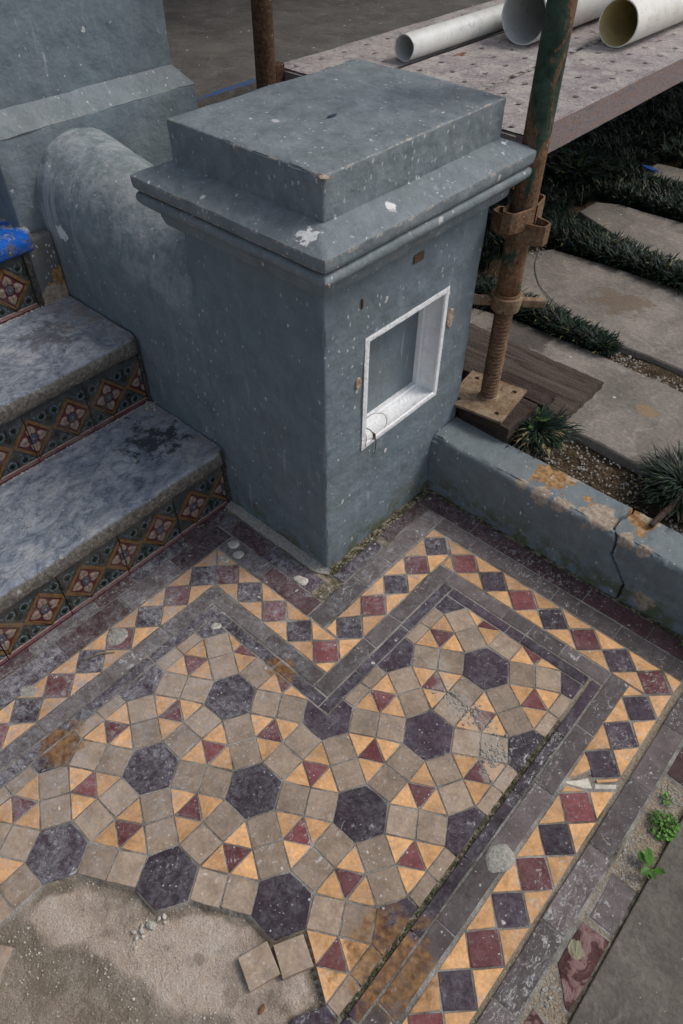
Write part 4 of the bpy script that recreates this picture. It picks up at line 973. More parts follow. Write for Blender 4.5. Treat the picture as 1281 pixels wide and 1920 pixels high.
# ------------------------------------------------------------------ gate pillar
PX0, PX1, PY0, PY1 = -4.85, 1.78, 6.93, 15.93
pillar = thing('gate_pillar', 'squat blue-grey rendered pillar with moulded cap and a white-edged niche, at the foot of the steps', 'pillar', (-1.5, 11.4, 0))
A0, A1, B0, B1 = 9.02, 13.86, 5.60, 10.60
g = rounded_block(PX0, PX1, PY0, PY1, -0.3, 13.4, 0.07, 0.25, 0.05, (A0, A1, B0, B1), False)
part('shaft', g.v, g.f, MAT['paint'], pillar, smooth=True)
# niche: back panel and white reveal
g = G(); g.box(PX1-1.35, PX1-1.05, A0+.02, A1-.02, B0+.02, B1-.02); part('niche_back', g.v, g.f, MAT['paint'], pillar)
rings = [(-0.02, -0.03), (-0.05, 0.035), (0.06, 0.06), (0.17, 0.05), (0.21, 0.0), (0.16, -0.10), (0.12, -0.28), (0.13, -0.50), (0.17, -0.66), (0.21, -0.74), (0.20, -0.80), (0.27, -0.84), (0.28, -1.055)]
g = G(); cs = []
N_ = 18
def rect_loop(ins_, x):
    P_ = []
    cr = [(A0+ins_, B0+ins_), (A1-ins_, B0+ins_), (A1-ins_, B1-ins_), (A0+ins_, B1-ins_)]
    for k in range(4):
        for j in range(N_):
            t = j/N_; a = cr[k]; b = cr[(k+1) % 4]; y = a[0]+(b[0]-a[0])*t; z = a[1]+(b[1]-a[1])*t
            wv = 0.012*fbm(y, z, x, 1.1, 3); P_.append((x, y+wv, z+0.02*fbm(z, y, x+5, 1.1, 3)))
    return P_
for (i_, x_) in rings: cs += rect_loop(i_, PX1+x_)
n = 4*N_; fs = [(l*n+k, l*n+(k+1) % n, (l+1)*n+(k+1) % n, (l+1)*n+k) for l in range(len(rings)-1) for k in range(n)]
part('niche_surround', cs, fs, MAT['white'], pillar, smooth=True)
# cap mouldings: a profile carried round the pillar
prof = [(0.0, 13.30), (0.43, 13.34), (0.47, 13.40), (0.49, 13.56), (0.50, 13.74), (0.53, 13.86), (0.58, 13.90), (0.70, 13.93), (0.80, 13.95), (0.86, 13.98), (0.92, 14.03), (0.99, 14.12), (1.02, 14.24), (0.99, 14.35), (0.93, 14.41), (0.84, 14.43), (0.74, 14.44),
        (0.74, 14.51), (0.97, 14.515), (1.01, 14.56), (1.03, 14.68), (1.04, 14.86), (1.03, 14.94), (0.97, 14.98), (0.6, 15.12), (0.25, 15.26), (-0.08, 15.36)]
def ring_profile(name, prof, mat, x0_, x1_, y0_, y1_, amp=0.02, split=None):
    vs = []; loops = []
    for (o_, z_) in prof:
        cr = [(x0_-o_, y0_-o_), (x1_+o_, y0_-o_), (x1_+o_, y1_+o_), (x0_-o_, y1_+o_)]; P_ = []
        for k in range(4):
            M_ = 34
            for j in range(M_):
                t = j/M_; a = cr[k]; b = cr[(k+1) % 4]; x = a[0]+(b[0]-a[0])*t; y = a[1]+(b[1]-a[1])*t
                e = min(j, M_-j); 
                w1 = amp*fbm(x, y, z_, 0.5, 3); w2 = amp*0.8*fbm(x+3, y, z_, 2.2, 2)
                cxm, cym = (x0_+x1_)/2, (y0_+y1_)/2
                rr = 0.0
                if j == 0: rr = 0.035+max(0, 0.05*fbm(x, y, z_, 3, 2))
                dx = -rr*(1 if x > cxm else -1); dy = -rr*(1 if y > cym else -1)
                P_.append((x+dx+(w1 if k in (1, 3) else 0)*(1 if x > cxm else -1), y+dy+(w1 if k in (0, 2) else 0)*(1 if y > cym else -1), z_+w2))
        vs += P_
    n = 4*34; fs = [(l*n+k, l*n+(k+1) % n, (l+1)*n+(k+1) % n, (l+1)*n+k) for l in range(len(prof)-1) for k in range(n)]
    return vs, fs
v_, f_ = ring_profile('m', prof[:18], None, PX0, PX1, PY0, PY1+.05)
part('cap_moulding', v_, f_, MAT['paint_top'], pillar, smooth=True)
v_, f_ = ring_profile('m', prof[17:], None, PX0, PX1, PY0, PY1+.05)
part('cap_slab', v_, f_, MAT['paint_top'], pillar, smooth=True)
g = rounded_block(PX0, PX1, PY0+.02, PY1+.1, 15.2, 16.62, 0.06, 0.25, 0.045)
part('cap_block', g.v, g.f, MAT['paint_top'], pillar, smooth=True)
def disc_on_x(x, y, z, ry, rz, mat, name, parent, th=0.03, n=14, tilt=0.0):
    g = G(); pts_ = []
    for k in range(n):
        a = 6.283*k/n; q = 1+0.18*mnoise.noise(Vector((math.cos(a)*2, math.sin(a)*2, y))); pts_.append((math.cos(a)*ry*q, math.sin(a)*rz*q))
    g.add([(x-.02, y+p[0], z+p[1]) for p in pts_]+[(x+th, y+p[0]*.85, z+p[1]*.9) for p in pts_], [(k, (k+1) % n, n+(k+1) % n, n+k) for k in range(n)]+[tuple(range(n, 2*n))])
    part(name, g.v, g.f, mat, parent, smooth=False)
g = G(); xs3 = lin(-4.40, 2.0, .14); vs_ = []
for x_ in xs3:
    w3 = 0.36+0.10*fbm(x_, 1, 5, .9, 3); h3 = 0.13+0.06*fbm(x_, 4, 2, 1.5, 3); e3 = min(1, (2.0-x_)/.5+.15)
    vs_ += [(x_, 6.96, h3), (x_, 6.90-w3*.4*e3, h3*.6*e3), (x_, 6.90-w3*e3, 0.035*e3-.02), (x_, 6.88-w3*e3-.03, -.05)]
g.add(vs_, [(4*i+k, 4*i+k+1, 4*i+k+5, 4*i+k+4) for i in range(len(xs3)-1) for k in range(3)])
part('mortar_fillet', g.v, g.f, MAT['mortarpatch'], pillar, smooth=True)
disc_on_x(PX1+.03, 14.22, 9.12, 0.24, 0.44, MAT['plug'], 'filler_patch', pillar)
disc_on_x(PX1+.03, 8.66, 8.95, 0.16, 0.26, MAT['plug'], 'filler_patch', pillar)
g = G(); g.box(PX1, PX1+.07, 11.4, 11.95, 12.45, 12.75); part('rusty_tab', g.v, g.f, MAT['browntab'], pillar, bevel=.02)
g = G(); g.box(PX1-.0, PX1+.05, 8.72, 8.78, 11.9, 12.25); part('rusty_nail', g.v, g.f, MAT['browntab'], pillar)
for (a, b, c_, s_) in ((1.77, 6.98, 16.60, (.30, .22, .10)), (2.72, 6.0, 14.72, (.13, .12, .20)), (2.74, 6.05, 14.2, (.13, .13, .10))):
    bm = bmesh.new(); bmesh.ops.create_icosphere(bm, subdivisions=2, radius=1)
    for q in bm.verts:
        k = 1+.35*mnoise.noise(q.co*2+Vector((a, b, c_))); q.co = Vector((q.co.x*s_[0]*k*.55+a-.02-(-1.5), q.co.y*s_[1]*k*.55+b+.03-11.4, q.co.z*s_[2]*k*.6+c_-.02))*U
    me = bpy.data.meshes.new('chipped_corner'); bm.to_mesh(me); bm.free(); me.materials.append(MAT['plug']); o = bpy.data.objects.new('chipped_corner', me); C.objects.link(o); o.parent = pillar
# white paint splash spots already in the cap material; dry vine caught in the niche
g = G()
def curve_pts(P_, n=8):
    out = []
    P_ = [Vector(p) for p in P_]; P_ = [P_[0]]+P_+[P_[-1]]
    for i in range(1, len(P_)-2):
        for t in range(n):
            t /= n; out.append(0.5*((2*P_[i])+(-P_[i-1]+P_[i+1])*t+(2*P_[i-1]-5*P_[i]+4*P_[i+1]-P_[i+2])*t*t+(-P_[i-1]+3*P_[i]-3*P_[i+1]+P_[i+2])*t**3))
    out.append(P_[-2]); return out
g.tube(curve_pts([(1.5, 9.25, 7.0), (1.75, 9.22, 6.6), (1.85, 9.5, 6.25), (1.86, 9.8, 5.6), (1.84, 9.78, 4.9)]), 0.022, 6)
g.tube(curve_pts([(1.6, 9.25, 6.8), (1.7, 9.7, 6.9), (1.75, 10.3, 6.6), (1.85, 10.45, 6.2), (1.86, 10.3, 5.95)]), 0.012, 6)
g.tube(curve_pts([(1.7, 9.22, 6.6), (1.85, 9.2, 6.1), (1.88, 9.12, 5.7)]), 0.014, 6)
g.add([(1.86, 9.55, 6.2), (1.93, 9.68, 6.05), (1.9, 9.72, 5.8), (1.86, 9.6, 5.75)], [(0, 1, 2, 3)])
solo('dry_vine', g.v, g.f, MAT['vine'], 'dry curled vine tendril caught in the lower corner of the white niche', 'vine', loc=(1.8, 9.2, 5.6))

# ------------------------------------------------------------------ ramped balustrade wall with rounded top, behind the pillar
g = G(); xs_ = lin(-15.2, -4.6, 0.28); v = []; f = []
NP = 22
for X_ in xs_:
    zc = 11.0-0.18*(X_+15)
    prf = [(6.94, z) for z in lin(-.2, zc-.3, 0.6)][:]
    prf = [(6.94, z_) for z_ in np.linspace(-.2, zc-.25, 22)]
    prf += [(9.4-2.46*math.cos(math.radians(a)), zc+2.46*math.sin(math.radians(a))) for a in np.linspace(0, 180, NP)]
    prf += [(11.86, z_) for z_ in np.linspace(zc-.25, -.2, 8)]
    npf = len(prf)
    for (y, z) in prf:
        k = 0.05*fbm(X_, y, z, .5, 3)+0.02*fbm(X_, y, z, 2, 3); sgn = -1 if y < 9.4 else 1
        v.append((X_, y+sgn*abs(y-9.4)/2.46*k, z+max(0, z-zc)/2.46*k))
for i in range(len(xs_)-1):
    for k in range(npf-1): f.append((i*npf+k, i*npf+k+1, (i+1)*npf+k+1, (i+1)*npf+k)[::-1])
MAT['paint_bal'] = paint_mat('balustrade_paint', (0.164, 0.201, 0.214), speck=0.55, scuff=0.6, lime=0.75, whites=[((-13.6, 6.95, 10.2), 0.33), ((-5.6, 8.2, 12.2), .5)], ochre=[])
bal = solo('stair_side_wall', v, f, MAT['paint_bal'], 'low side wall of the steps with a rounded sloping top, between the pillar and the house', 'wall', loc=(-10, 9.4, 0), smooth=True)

# ------------------------------------------------------------------ house pier and verandah
house = thing('verandah_pier', 'tall blue-grey masonry pier of the house with a chamfered plinth', 'pier', (-18.5, 11, 10))
g = rounded_block(-22.0, -15.0, 5.85, 16.17, -.2, 13.80, 0.05, 0.4, 0.05, None, False)
# open the top of the plinth: chamfer course sits over it
part('plinth', g.v, g.f, MAT['paint'], house, smooth=True)
def frustum(x0_, x1_, y0_, y1_, z0_, z1_, ins_, st=0.35):
    vs = []; 
    def ringat(o_, z_):
        cr = [(x0_+o_, y0_+o_), (x1_-o_, y0_+o_), (x1_-o_, y1_-o_), (x0_+o_, y1_-o_)]; P_ = []
        for k in range(4):
            for j in range(30):
                t = j/30; a = cr[k]; b = cr[(k+1) % 4]; x = a[0]+(b[0]-a[0])*t; y = a[1]+(b[1]-a[1])*t; kk = 0.04*fbm(x, y, z_, .6, 3); P_.append((x+kk, y+kk, z_+0.03*fbm(y, x, z_, 1.2, 2)))
        return P_
    L_ = [(0.02, z0_), (0.0, z0_+.05), (ins_*.5, (z0_+z1_)/2), (ins_-.03, z1_-.03), (ins_, z1_)]
    for (o_, z_) in L_: vs += ringat(o_, z_)
    n = 120; return vs, [(l*n+k, l*n+(k+1) % n, (l+1)*n+(k+1) % n, (l+1)*n+k) for l in range(len(L_)-1) for k in range(n)]
v_, f_ = frustum(-22.0, -14.99, 5.84, 16.18, 13.76, 14.62, 0.68); part('chamfer_course', v_, f_, MAT['paint_top'], house, smooth=True)
g = rounded_block(-21.3, -15.66, 6.5, 15.52, 14.3, 52.0, 0.05, 0.5, 0.05, None, False)
part('pier_shaft', g.v, g.f, MAT['paint'], house, smooth=True)
g = G()
g.box(-110, -22.3, 5.0, 140, 9.2, 10.36); g.box(-110, -16.82, -40, 5.84, 9.2, 10.36)
solo('verandah_floor', g.v, g.f, MAT['floor'], 'dark grey concrete verandah floor', None, None, 'structure')
g = G(); g.box(-22.9, -22.28, 5.0, 60, 10.20, 10.366); g.box(-110.0, -109.5, -40, 140, 10, 60)
g2 = G(); g2.add([(-22.9, 5, 10.368), (-22.3, 5, 10.368), (-22.3, 60, 10.368), (-22.9, 60, 10.368)], [(0, 1, 2, 3)])
solo('blue_floor_line', g2.v, g2.f, MAT['bluepaint'], 'worn blue painted line along the verandah edge', None, None, 'structure')
g = G(); g.box(-22.45, -22.3, 16.3, 140, 0, 9.2); g3 = G(); g3.box(-110, -15.2, -60, 140, 54, 56); solo('verandah_roof', g3.v, g3.f, MAT['white'], 'verandah ceiling high above the frame', None, None, 'structure')
g3 = G(); g3.box(-60, -58, -60, 140, 10.36, 54); solo('house_wall', g3.v, g3.f, MAT['paint'], 'grey house wall at the back of the verandah', None, None, 'structure')
solo('verandah_face', g.v, g.f, MAT['paint'], None, None, None, 'structure')
g = G(); g.box(-31.5, -30.6, 52, 54.5, 10.37, 10.9); 
# ------------------------------------------------------------------ garden wall with its crack
def crackx(s):   # s runs 0..1 over the top from the back, then down the face
    P_ = [(0, 10.75), (.12, 10.70), (.22, 10.55), (.35, 10.60), (.45, 10.78), (.6, 10.95), (.75, 10.98), (.85, 11.35), (1.0, 11.9)]
    for (a, b), (c_, d_) in zip(P_[:-1], P_[1:]):
        if a <= s <= c_: return b+(d_-b)*(s-a)/(c_-a)+0.04*mnoise.noise(Vector((s*14, 0, 0)))
    return P_[-1][1]
prf = []
for y in np.linspace(15.95, 14.30, 20): prf.append((y, 3.10))
for a in np.linspace(0, 90, 8)[1:]: prf.append((14.30-0.22*math.sin(math.radians(a)), 3.10-0.22*(1-math.cos(math.radians(a)))))
for z in np.linspace(2.80, -0.3, 34): prf.append((14.08-0.05*(2.8-z)/3, z))
npf = len(prf); xs_ = sorted(set([round(t, 3) for t in list(np.arange(1.80, 9.8, .25))+list(np.arange(9.8, 13.0, .035))+list(np.arange(13.0, 32, .5))+[45, 60, 90]]))
v = []; f = []
for X_ in xs_:
    for k, (y, z) in enumerate(prf):
        s = k/(npf-1) ; sm = min(1, s*1.25) if True else s
        cx_ = crackx(sm); d = abs(X_-cx_); wd = 0.055+0.02*mnoise.noise(Vector((s*9, 4, 0)))
        dep = 0.28*max(0, 1-(d/wd)**2) if d < wd else 0.0
        if X_ > cx_: dep += 0.045
        dep += -0.05*fbm(X_, y, z, .45, 3)-0.025*fbm(X_, y, z, 2.0, 3)
        if 14.0 < y < 14.3 and z > 2.8: dep += max(0, fbm(X_, y, z+4, 1.6, 3)-.05)*.16
        # spalled foot near the right
        if z < 0.55 and X_ > 12.0: dep += 0.10*max(0, fbm(X_, z, 3, 1.1, 3)+.25)
        if y > 14.28: v.append((X_, y, z-dep))
        else: v.append((X_, y+dep, z-(dep*.3 if z > 2.9 else 0)))
for i in range(len(xs_)-1):
    for k in range(npf-1): f.append((i*npf+k, i*npf+k+1, (i+1)*npf+k+1, (i+1)*npf+k))
b0 = len(v)
for X_ in xs_: v += [(X_, 15.95, 3.0), (X_, 15.97, -0.3)]
for i in range(len(xs_)-1): f.append((b0+2*i+1, b0+2*i, b0+2*i+2, b0+2*i+3)[::-1])
solo('garden_wall', v, f, MAT['paint_wall'], 'low blue-grey rendered garden wall with a branching crack and ochre stains', 'wall', loc=(2, 15, 0), smooth=True)

# ------------------------------------------------------------------ garden ground, slabs
xs_ = np.arange(-22.2, 60, .45); ys_ = np.arange(15.96, 130, .45)
Xg, Yg = np.meshgrid(xs_, ys_); Zg = np.zeros_like(Xg)
for j in range(Xg.shape[0]):
    for i in range(Xg.shape[1]): Zg[j, i] = 2.58+0.14*fbm(Xg[j, i], Yg[j, i], 0, .5, 3)+0.05*mnoise.noise(Vector((Xg[j, i]*2, Yg[j, i]*2, 0)))-(0.16 if 16.3 < Yg[j, i] < 18.9 and Xg[j, i] > 4 else 0)
me = bpy.data.meshes.new('garden_soil'); ii = np.arange(Xg.size).reshape(Xg.shape)
fill_mesh(me, np.stack([Xg.ravel(), Yg.ravel(), Zg.ravel()], 1)*U, np.stack([ii[:-1, :-1].ravel(), ii[:-1, 1:].ravel(), ii[1:, 1:].ravel(), ii[1:, :-1].ravel()], 1))
me.materials.append(MAT['soil']); o = bpy.data.objects.new('garden_soil', me); C.objects.link(o); o['kind'] = 'structure'
g = G(); g.box(-400, 800, -800, 2000, -3.2, -3.0); solo('ground', g.v, g.f, MAT['soil'], None, None, None, 'structure')
g = G(); g.prism([(17.79, -60), (110, -60), (110, 13.7), (17.83, 13.7), (17.80, 5.0)], -2.0, 0.02)
solo('concrete_path', g.v, g.f, MAT['concrete'], 'plain grey concrete path slab beside the tiles', None, None, 'structure', bevel=0.05)
g = G(); g.box(-4.4, 17.75, -60, -13.35, -2, -0.03); solo('path_base', g.v, g.f, MAT['mortarpatch'], None, None, None, 'structure')
def slab(poly, z1, label):
    g = G(); n = len(poly); q = []
    P_ = ccw(poly)
    for i in range(n):
        a = Vector(P_[i]); b = Vector(P_[(i+1) % n]); m_ = max(1, int((b-a).length/.6))
        for k in range(m_):
            w_ = a.lerp(b, k/m_); w_ += Vector((fbm(w_.x, w_.y, 2, .6, 3), fbm(w_.y, w_.x, 8, .6, 3)))*.10; q.append((w_.x, w_.y))
    n = len(q); t = inset_poly(q, .06)
    g.add([(x, y, z1-.6) for x, y in q]+[(x, y, z1-.07) for x, y in q]+[(x, y, z1) for x, y in t], [(i, (i+1) % n, n+(i+1) % n, n+i) for i in range(n)]+[(n+i, n+(i+1) % n, 2*n+(i+1) % n, 2*n+i) for i in range(n)]+[tuple(range(2*n, 3*n))])
    c = (sum(p[0] for p in q)/n, sum(p[1] for p in q)/n, z1)
    solo('stepping_slab', g.v, g.f, MAT['stone'], label, 'paving slab', 'stone slabs set in the garden', None, c)
SL = [([(-3.2, 19.1), (4.5, 19.1), (11.05, 18.78), (11.3, 21), (12.4, 25.1), (8.8, 25.25), (3.4, 25.45), (-1.3, 25.35), (-3.3, 24.8)], 'stone slab nearest the garden wall, under the timber boards'),
      ([(-4.1, 28.6), (-1.4, 27.9), (4.0, 26.98), (8.0, 27.1), (22, 27.0), (22, 35.2), (4.7, 34.75), (0.3, 34.6), (-3.6, 34.2), (-4.7, 32.6)], 'second stone slab behind the scaffold leg, crossed by a thin wire'),
      ([(-5.1, 40.3), (-1, 38.4), (3.7, 37.4), (22, 36.9), (22, 44), (1.1, 43.5), (-3.5, 43.3), (-5.0, 42.6)], 'third stone slab between two bands of dark grass'),
      ([(-5.2, 50.0), (-1.5, 49.2), (22, 48.8), (22, 53.5), (-2.9, 52.6), (-4.9, 52.2)], 'farthest stone slab in the garden, with a blue scrap on its corner')]
for p_, l_ in SL: slab(p_, 2.95, l_)
pts = [(random.uniform(4.5, 14), random.uniform(16.0, 18.8), 2.52) for k in range(600)]+[(random.uniform(3.2, 13), random.uniform(25.5, 26.9), 2.60) for k in range(600)]+[(random.gauss(-4, .6), random.gauss(33.2, .5), 2.96) for k in range(90)]+[(random.uniform(-4, -1), random.uniform(25.2, 27.5), 2.65) for k in range(150)]
grit('garden_gravel', pts, 0.02, 0.075, MAT['mortarpatch'])

# ------------------------------------------------------------------ mondo grass
def blades(pts, azs, lens, wid, name, mat, label=None, cat=None, kind='stuff', lean=(0.2, 0.9), seg=5, dead=0.03, loc=(0, 0, 0)):
    n = len(pts); P0 = np.array(pts, float)-np.array(loc); az = np.array(azs); Ln = np.array(lens)
    t = np.linspace(0, 1, seg+1); b0 = np.random.uniform(lean[0]*.3, lean[0]*1.4, n); b1 = np.random.uniform(lean[1], lean[1]+1.1, n)
    ang = b0[:, None]+b1[:, None]*t[None, :]**1.2     # from vertical
    ds = Ln[:, None]/seg
    h = np.concatenate([np.zeros((n, 1)), np.cumsum(np.sin(ang[:, :-1])*ds, 1)], 1); z = np.concatenate([np.zeros((n, 1)), np.cumsum(np.cos(ang[:, :-1])*ds, 1)], 1)
    dx, dy = np.cos(az)[:, None], np.sin(az)[:, None]; tw = np.random.uniform(-.35, .35, n)[:, None]*t[None, :]**2*Ln[:, None]
    cx = P0[:, 0:1]+h*dx-tw*dy; cy = P0[:, 1:2]+h*dy+tw*dx; cz = np.maximum(P0[:, 2:3]+z, P0[:, 2:3]-.02)
    wv = np.random.uniform(.7, 1.3, n)[:, None]*wid*np.array([.8]+[1]*(seg-1)+[.12])[None, :]
    px, py = -dy, dx
    V1 = np.stack([cx-px*wv, cy-py*wv, cz], 2); V2 = np.stack([cx+px*wv, cy+py*wv, cz+wv*.3], 2)
    VV = np.stack([V1, V2], 2).reshape(-1, 3)*U      # n,(seg+1),2,3
    base = (np.arange(n)*(seg+1)*2)[:, None]; k = np.arange(seg)[None, :]*2
    Fq = np.stack([base+k, base+k+1, base+k+3, base+k+2], 2).reshape(-1, 4)
    me = bpy.data.meshes.new(name); fill_mesh(me, VV, Fq, True)
    sh = np.where(np.random.rand(n) < dead, 1.0, np.random.uniform(0, .93, n)); sh = np.repeat(sh, (seg+1)*2).astype(np.float32)
    at = me.attributes.new('shade', 'FLOAT', 'POINT'); at.data.foreach_set('value', sh)
    me.materials.append(mat); o = bpy.data.objects.new(name, me); C.objects.link(o); o.location = [c*U for c in loc]
    if kind: o['kind'] = kind
    if label: o['label'] = label
    if cat: o['category'] = cat
    return o
def inslab(x, y, m=0.0):
    for p_, _ in SL:
        if inside(x, y, p_): return True
    return False
def tuft_points(xy_fn, ntuft, per, zb=2.6, L=(1.0, 2.0)):
    P_, A_, Ls = [], [], []
    for k in range(ntuft):
        q = xy_fn()
        if q is None: continue
        for j in range(per):
            a = random.uniform(0, 6.283); r = abs(random.gauss(0, .22)); P_.append((q[0]+r*math.cos(a), q[1]+r*math.sin(a), zb)); A_.append(a+random.gauss(0, .5)); Ls.append(random.uniform(*L)*q[2])
    return P_, A_, Ls
def seg_strip(x0_, x1_, ya, yb):
    def fn():
        x = random.uniform(x0_, x1_); t = (x-x0_)/(x1_-x0_); y = random.uniform(ya[0]+(ya[1]-ya[0])*t, yb[0]+(yb[1]-yb[0])*t); return (x, y, 1.0)
    return fn
P_, A_, L_ = tuft_points(seg_strip(-6.5, 4.3, (25.6, 25.7), (27.7, 26.2)), 260, 22, 2.6, (0.7, 1.4)); blades(P_, A_, L_, 0.032, 'grass_band', MAT['grass'], 'dark mondo grass between the first two slabs')
P_, A_, L_ = tuft_points(seg_strip(-9, 5.6, (34.7, 35.0), (38.6, 36.0)), 480, 22, 2.6, (0.8, 1.5)); blades(P_, A_, L_, 0.036, 'grass_band', MAT['grass'], 'dark mondo grass between the second and third slabs')
P_, A_, L_ = tuft_points(seg_strip(5.6, 22, (35.3, 35.4), (36.0, 36.0)), 260, 16, 2.6, (0.8, 1.4)); blades(P_, A_, L_, 0.05, 'grass_band', MAT['grass'], 'dark mondo grass at the right end of the second band')
P_, A_, L_ = tuft_points(seg_strip(-9, 22, (43.8, 44.2), (48.6, 47.6)), 1000, 20, 2.6, (0.8, 1.5)); blades(P_, A_, L_, 0.042, 'grass_band', MAT['grass'], 'dark mondo grass between the third and farthest slabs')
def far():
    while True:
        x = random.uniform(-21, 16); y = random.uniform(26, 92)
        if x < -5.6 or y > 53.5: 
            if not inslab(x, y) and not (x > -3 and y < 53): return (x, y, 1.0 if y < 60 else 1.25)
P_, A_, L_ = tuft_points(far, 3000, 18, 2.6, (0.9, 1.6)); blades(P_, A_, L_, 0.048, 'grass_mass', MAT['grass'], 'mass of dark mondo grass filling the garden under and beyond the planks')
P_, A_, L_ = tuft_points(seg_strip(14, 30, (16.6, 16.6), (26.0, 26.0)), 900, 18, 2.6, (0.8, 1.5)); blades(P_, A_, L_, 0.042, 'grass_band', MAT['grass'], 'dark mondo grass beyond the end of the nearest slab')
def round_tuft(c, r, n, label, deadn, L=(0.8, 1.55)):
    P_, A_, Ls = [], [], []
    for k in range(n):
        a = random.uniform(0, 6.283); q = abs(random.gauss(0, .33*r)); P_.append((c[0]+q*math.cos(a), c[1]+q*math.sin(a), c[2])); A_.append(a+random.gauss(0, .35)); Ls.append(random.uniform(*L))
    t = thing('mondo_grass_tuft', label, 'grass tuft', c)
    o = blades(P_, A_, Ls, 0.032, 'green_blades', MAT['grass'], kind='stuff', loc=c, lean=(.4, 1.15)); o.parent = t; o.location = (0, 0, 0)
    P_, A_, Ls = [], [], []
    for k in range(deadn):
        a = random.gauss(-1.35, .8); q = random.uniform(.1, .6*r); P_.append((c[0]+q*math.cos(a), c[1]+q*math.sin(a), c[2]+.05)); A_.append(a+random.gauss(0, .3)); Ls.append(random.uniform(.8, 1.5))
    o = blades(P_, A_, Ls, 0.035, 'dead_blades', MAT['deadgrass'], kind='stuff', loc=c, lean=(.7, 1.0)); o.parent = t; o.location = (0, 0, 0)
round_tuft((5.05, 17.75, 2.65), 1.5, 1300, 'bushy dark grass tuft with dead straw-coloured blades, beside the jack plate', 110)
round_tuft((11.75, 18.7, 2.6), 1.7, 2000, 'large dark grass tuft at the right edge behind the cracked wall', 60, (1.0, 1.9))
round_tuft((12.6, 20.4, 2.8), 1.4, 800, 'dark grass tuft overhanging the end of the nearest slab', 10, (1.0, 1.8))
# clover-like leaves in the tuft, and scattered green leaves under the plank
def leaflets(name, c, n, spread, size, mat, label, cat, z=(0, .5), stems=True, kind=None, elong=1.5):
    g = G(); sh = []
    t = thing(name, label, cat, c)
    st_g = G()
    for k in range(n):
        a = random.uniform(0, 6.283); r = spread*math.sqrt(random.random()); q = Vector((c[0]+r*math.cos(a), c[1]+r*math.sin(a), c[2]+random.uniform(*z)*(1-.5*r/spread)))
        s = size*random.uniform(.6, 1.25); d = Vector((math.cos(a+random.gauss(0, .6)), math.sin(a+random.gauss(0, .6)), random.uniform(-.1, .6))).normalized(); u_ = d.cross(Vector((0, 0, 1))).normalized(); nn = u_.cross(d)
        pts_ = [q, q+d*s*.35*elong+u_*s*.42, q+d*s*.8*elong+u_*s*.34, q+d*s*1.05*elong-nn*s*.1, q+d*s*.8*elong-u_*s*.34, q+d*s*.35*elong-u_*s*.42]
        mid = q+d*s*.55*elong-nn*s*.10
        g.add([tuple(p) for p in pts_]+[tuple(mid)], [(i, (i+1) % 6, 6) for i in range(6)])
        if stems and k % 2 == 0: st_g.tube([(c[0]+random.gauss(0, .05), c[1]+random.gauss(0, .05), c[2]-.1), tuple((q+Vector(c))/2+Vector((0, 0, .05))), tuple(q)], .014, 5)
    o = part('leaves', g.v, g.f, mat, t, smooth=False, kind='stuff')
    at = o.data.attributes.new('shade', 'FLOAT', 'POINT'); at.data.foreach_set('value', np.repeat(np.random.uniform(0, .95, n), 7).astype(np.float32))
    if st_g.f: part('stems', st_g.v, st_g.f, MAT['stem'], t, kind='stuff')
    return t
leaflets('weed', (17.42, 6.35, -0.08), 130, 0.44, 0.12, MAT['leafgreen'], 'small bushy bright green weed in the sandy gap beside the concrete path', 'weed', (0.02, .45), elong=1.0)
leaflets('weed', (17.15, 7.3, -0.08), 22, 0.16, 0.11, MAT['leafgreen'], 'tiny green weed just above the bushy one in the sandy gap', 'weed', (0.02, .3), elong=1.0)
leaflets('weed', (17.60, 4.75, -0.08), 9, 0.17, 0.30, MAT['leafgreen'], 'young weed with a few broad leaves against the concrete path edge', 'weed', (0.1, .6), elong=1.4)
leaflets('weed', (15.35, 13.6, -0.05), 9, 0.25, 0.2, MAT['leafgreen'], 'little green weed at the foot of the garden wall by the right edge', 'weed', (0.0, .35))
MAT['leafdark'] = mat_leaf('dark_clover_leaf', (0.02, 0.045, 0.014), (0.04, 0.085, 0.022), (0.08, 0.14, 0.03))
leaflets('clover', (4.35, 17.9, 3.1), 34, 0.85, 0.24, MAT['leafdark'], 'dark clover leaves growing through the tuft by the jack plate', 'weed', (0.1, .8))
leaflets('shrub', (-8.5, 46.0, 2.9), 240, 2.8, 0.45, MAT['grass'], 'dim leafy groundcover in the shade under the planks', 'shrub', (0, 1.8))

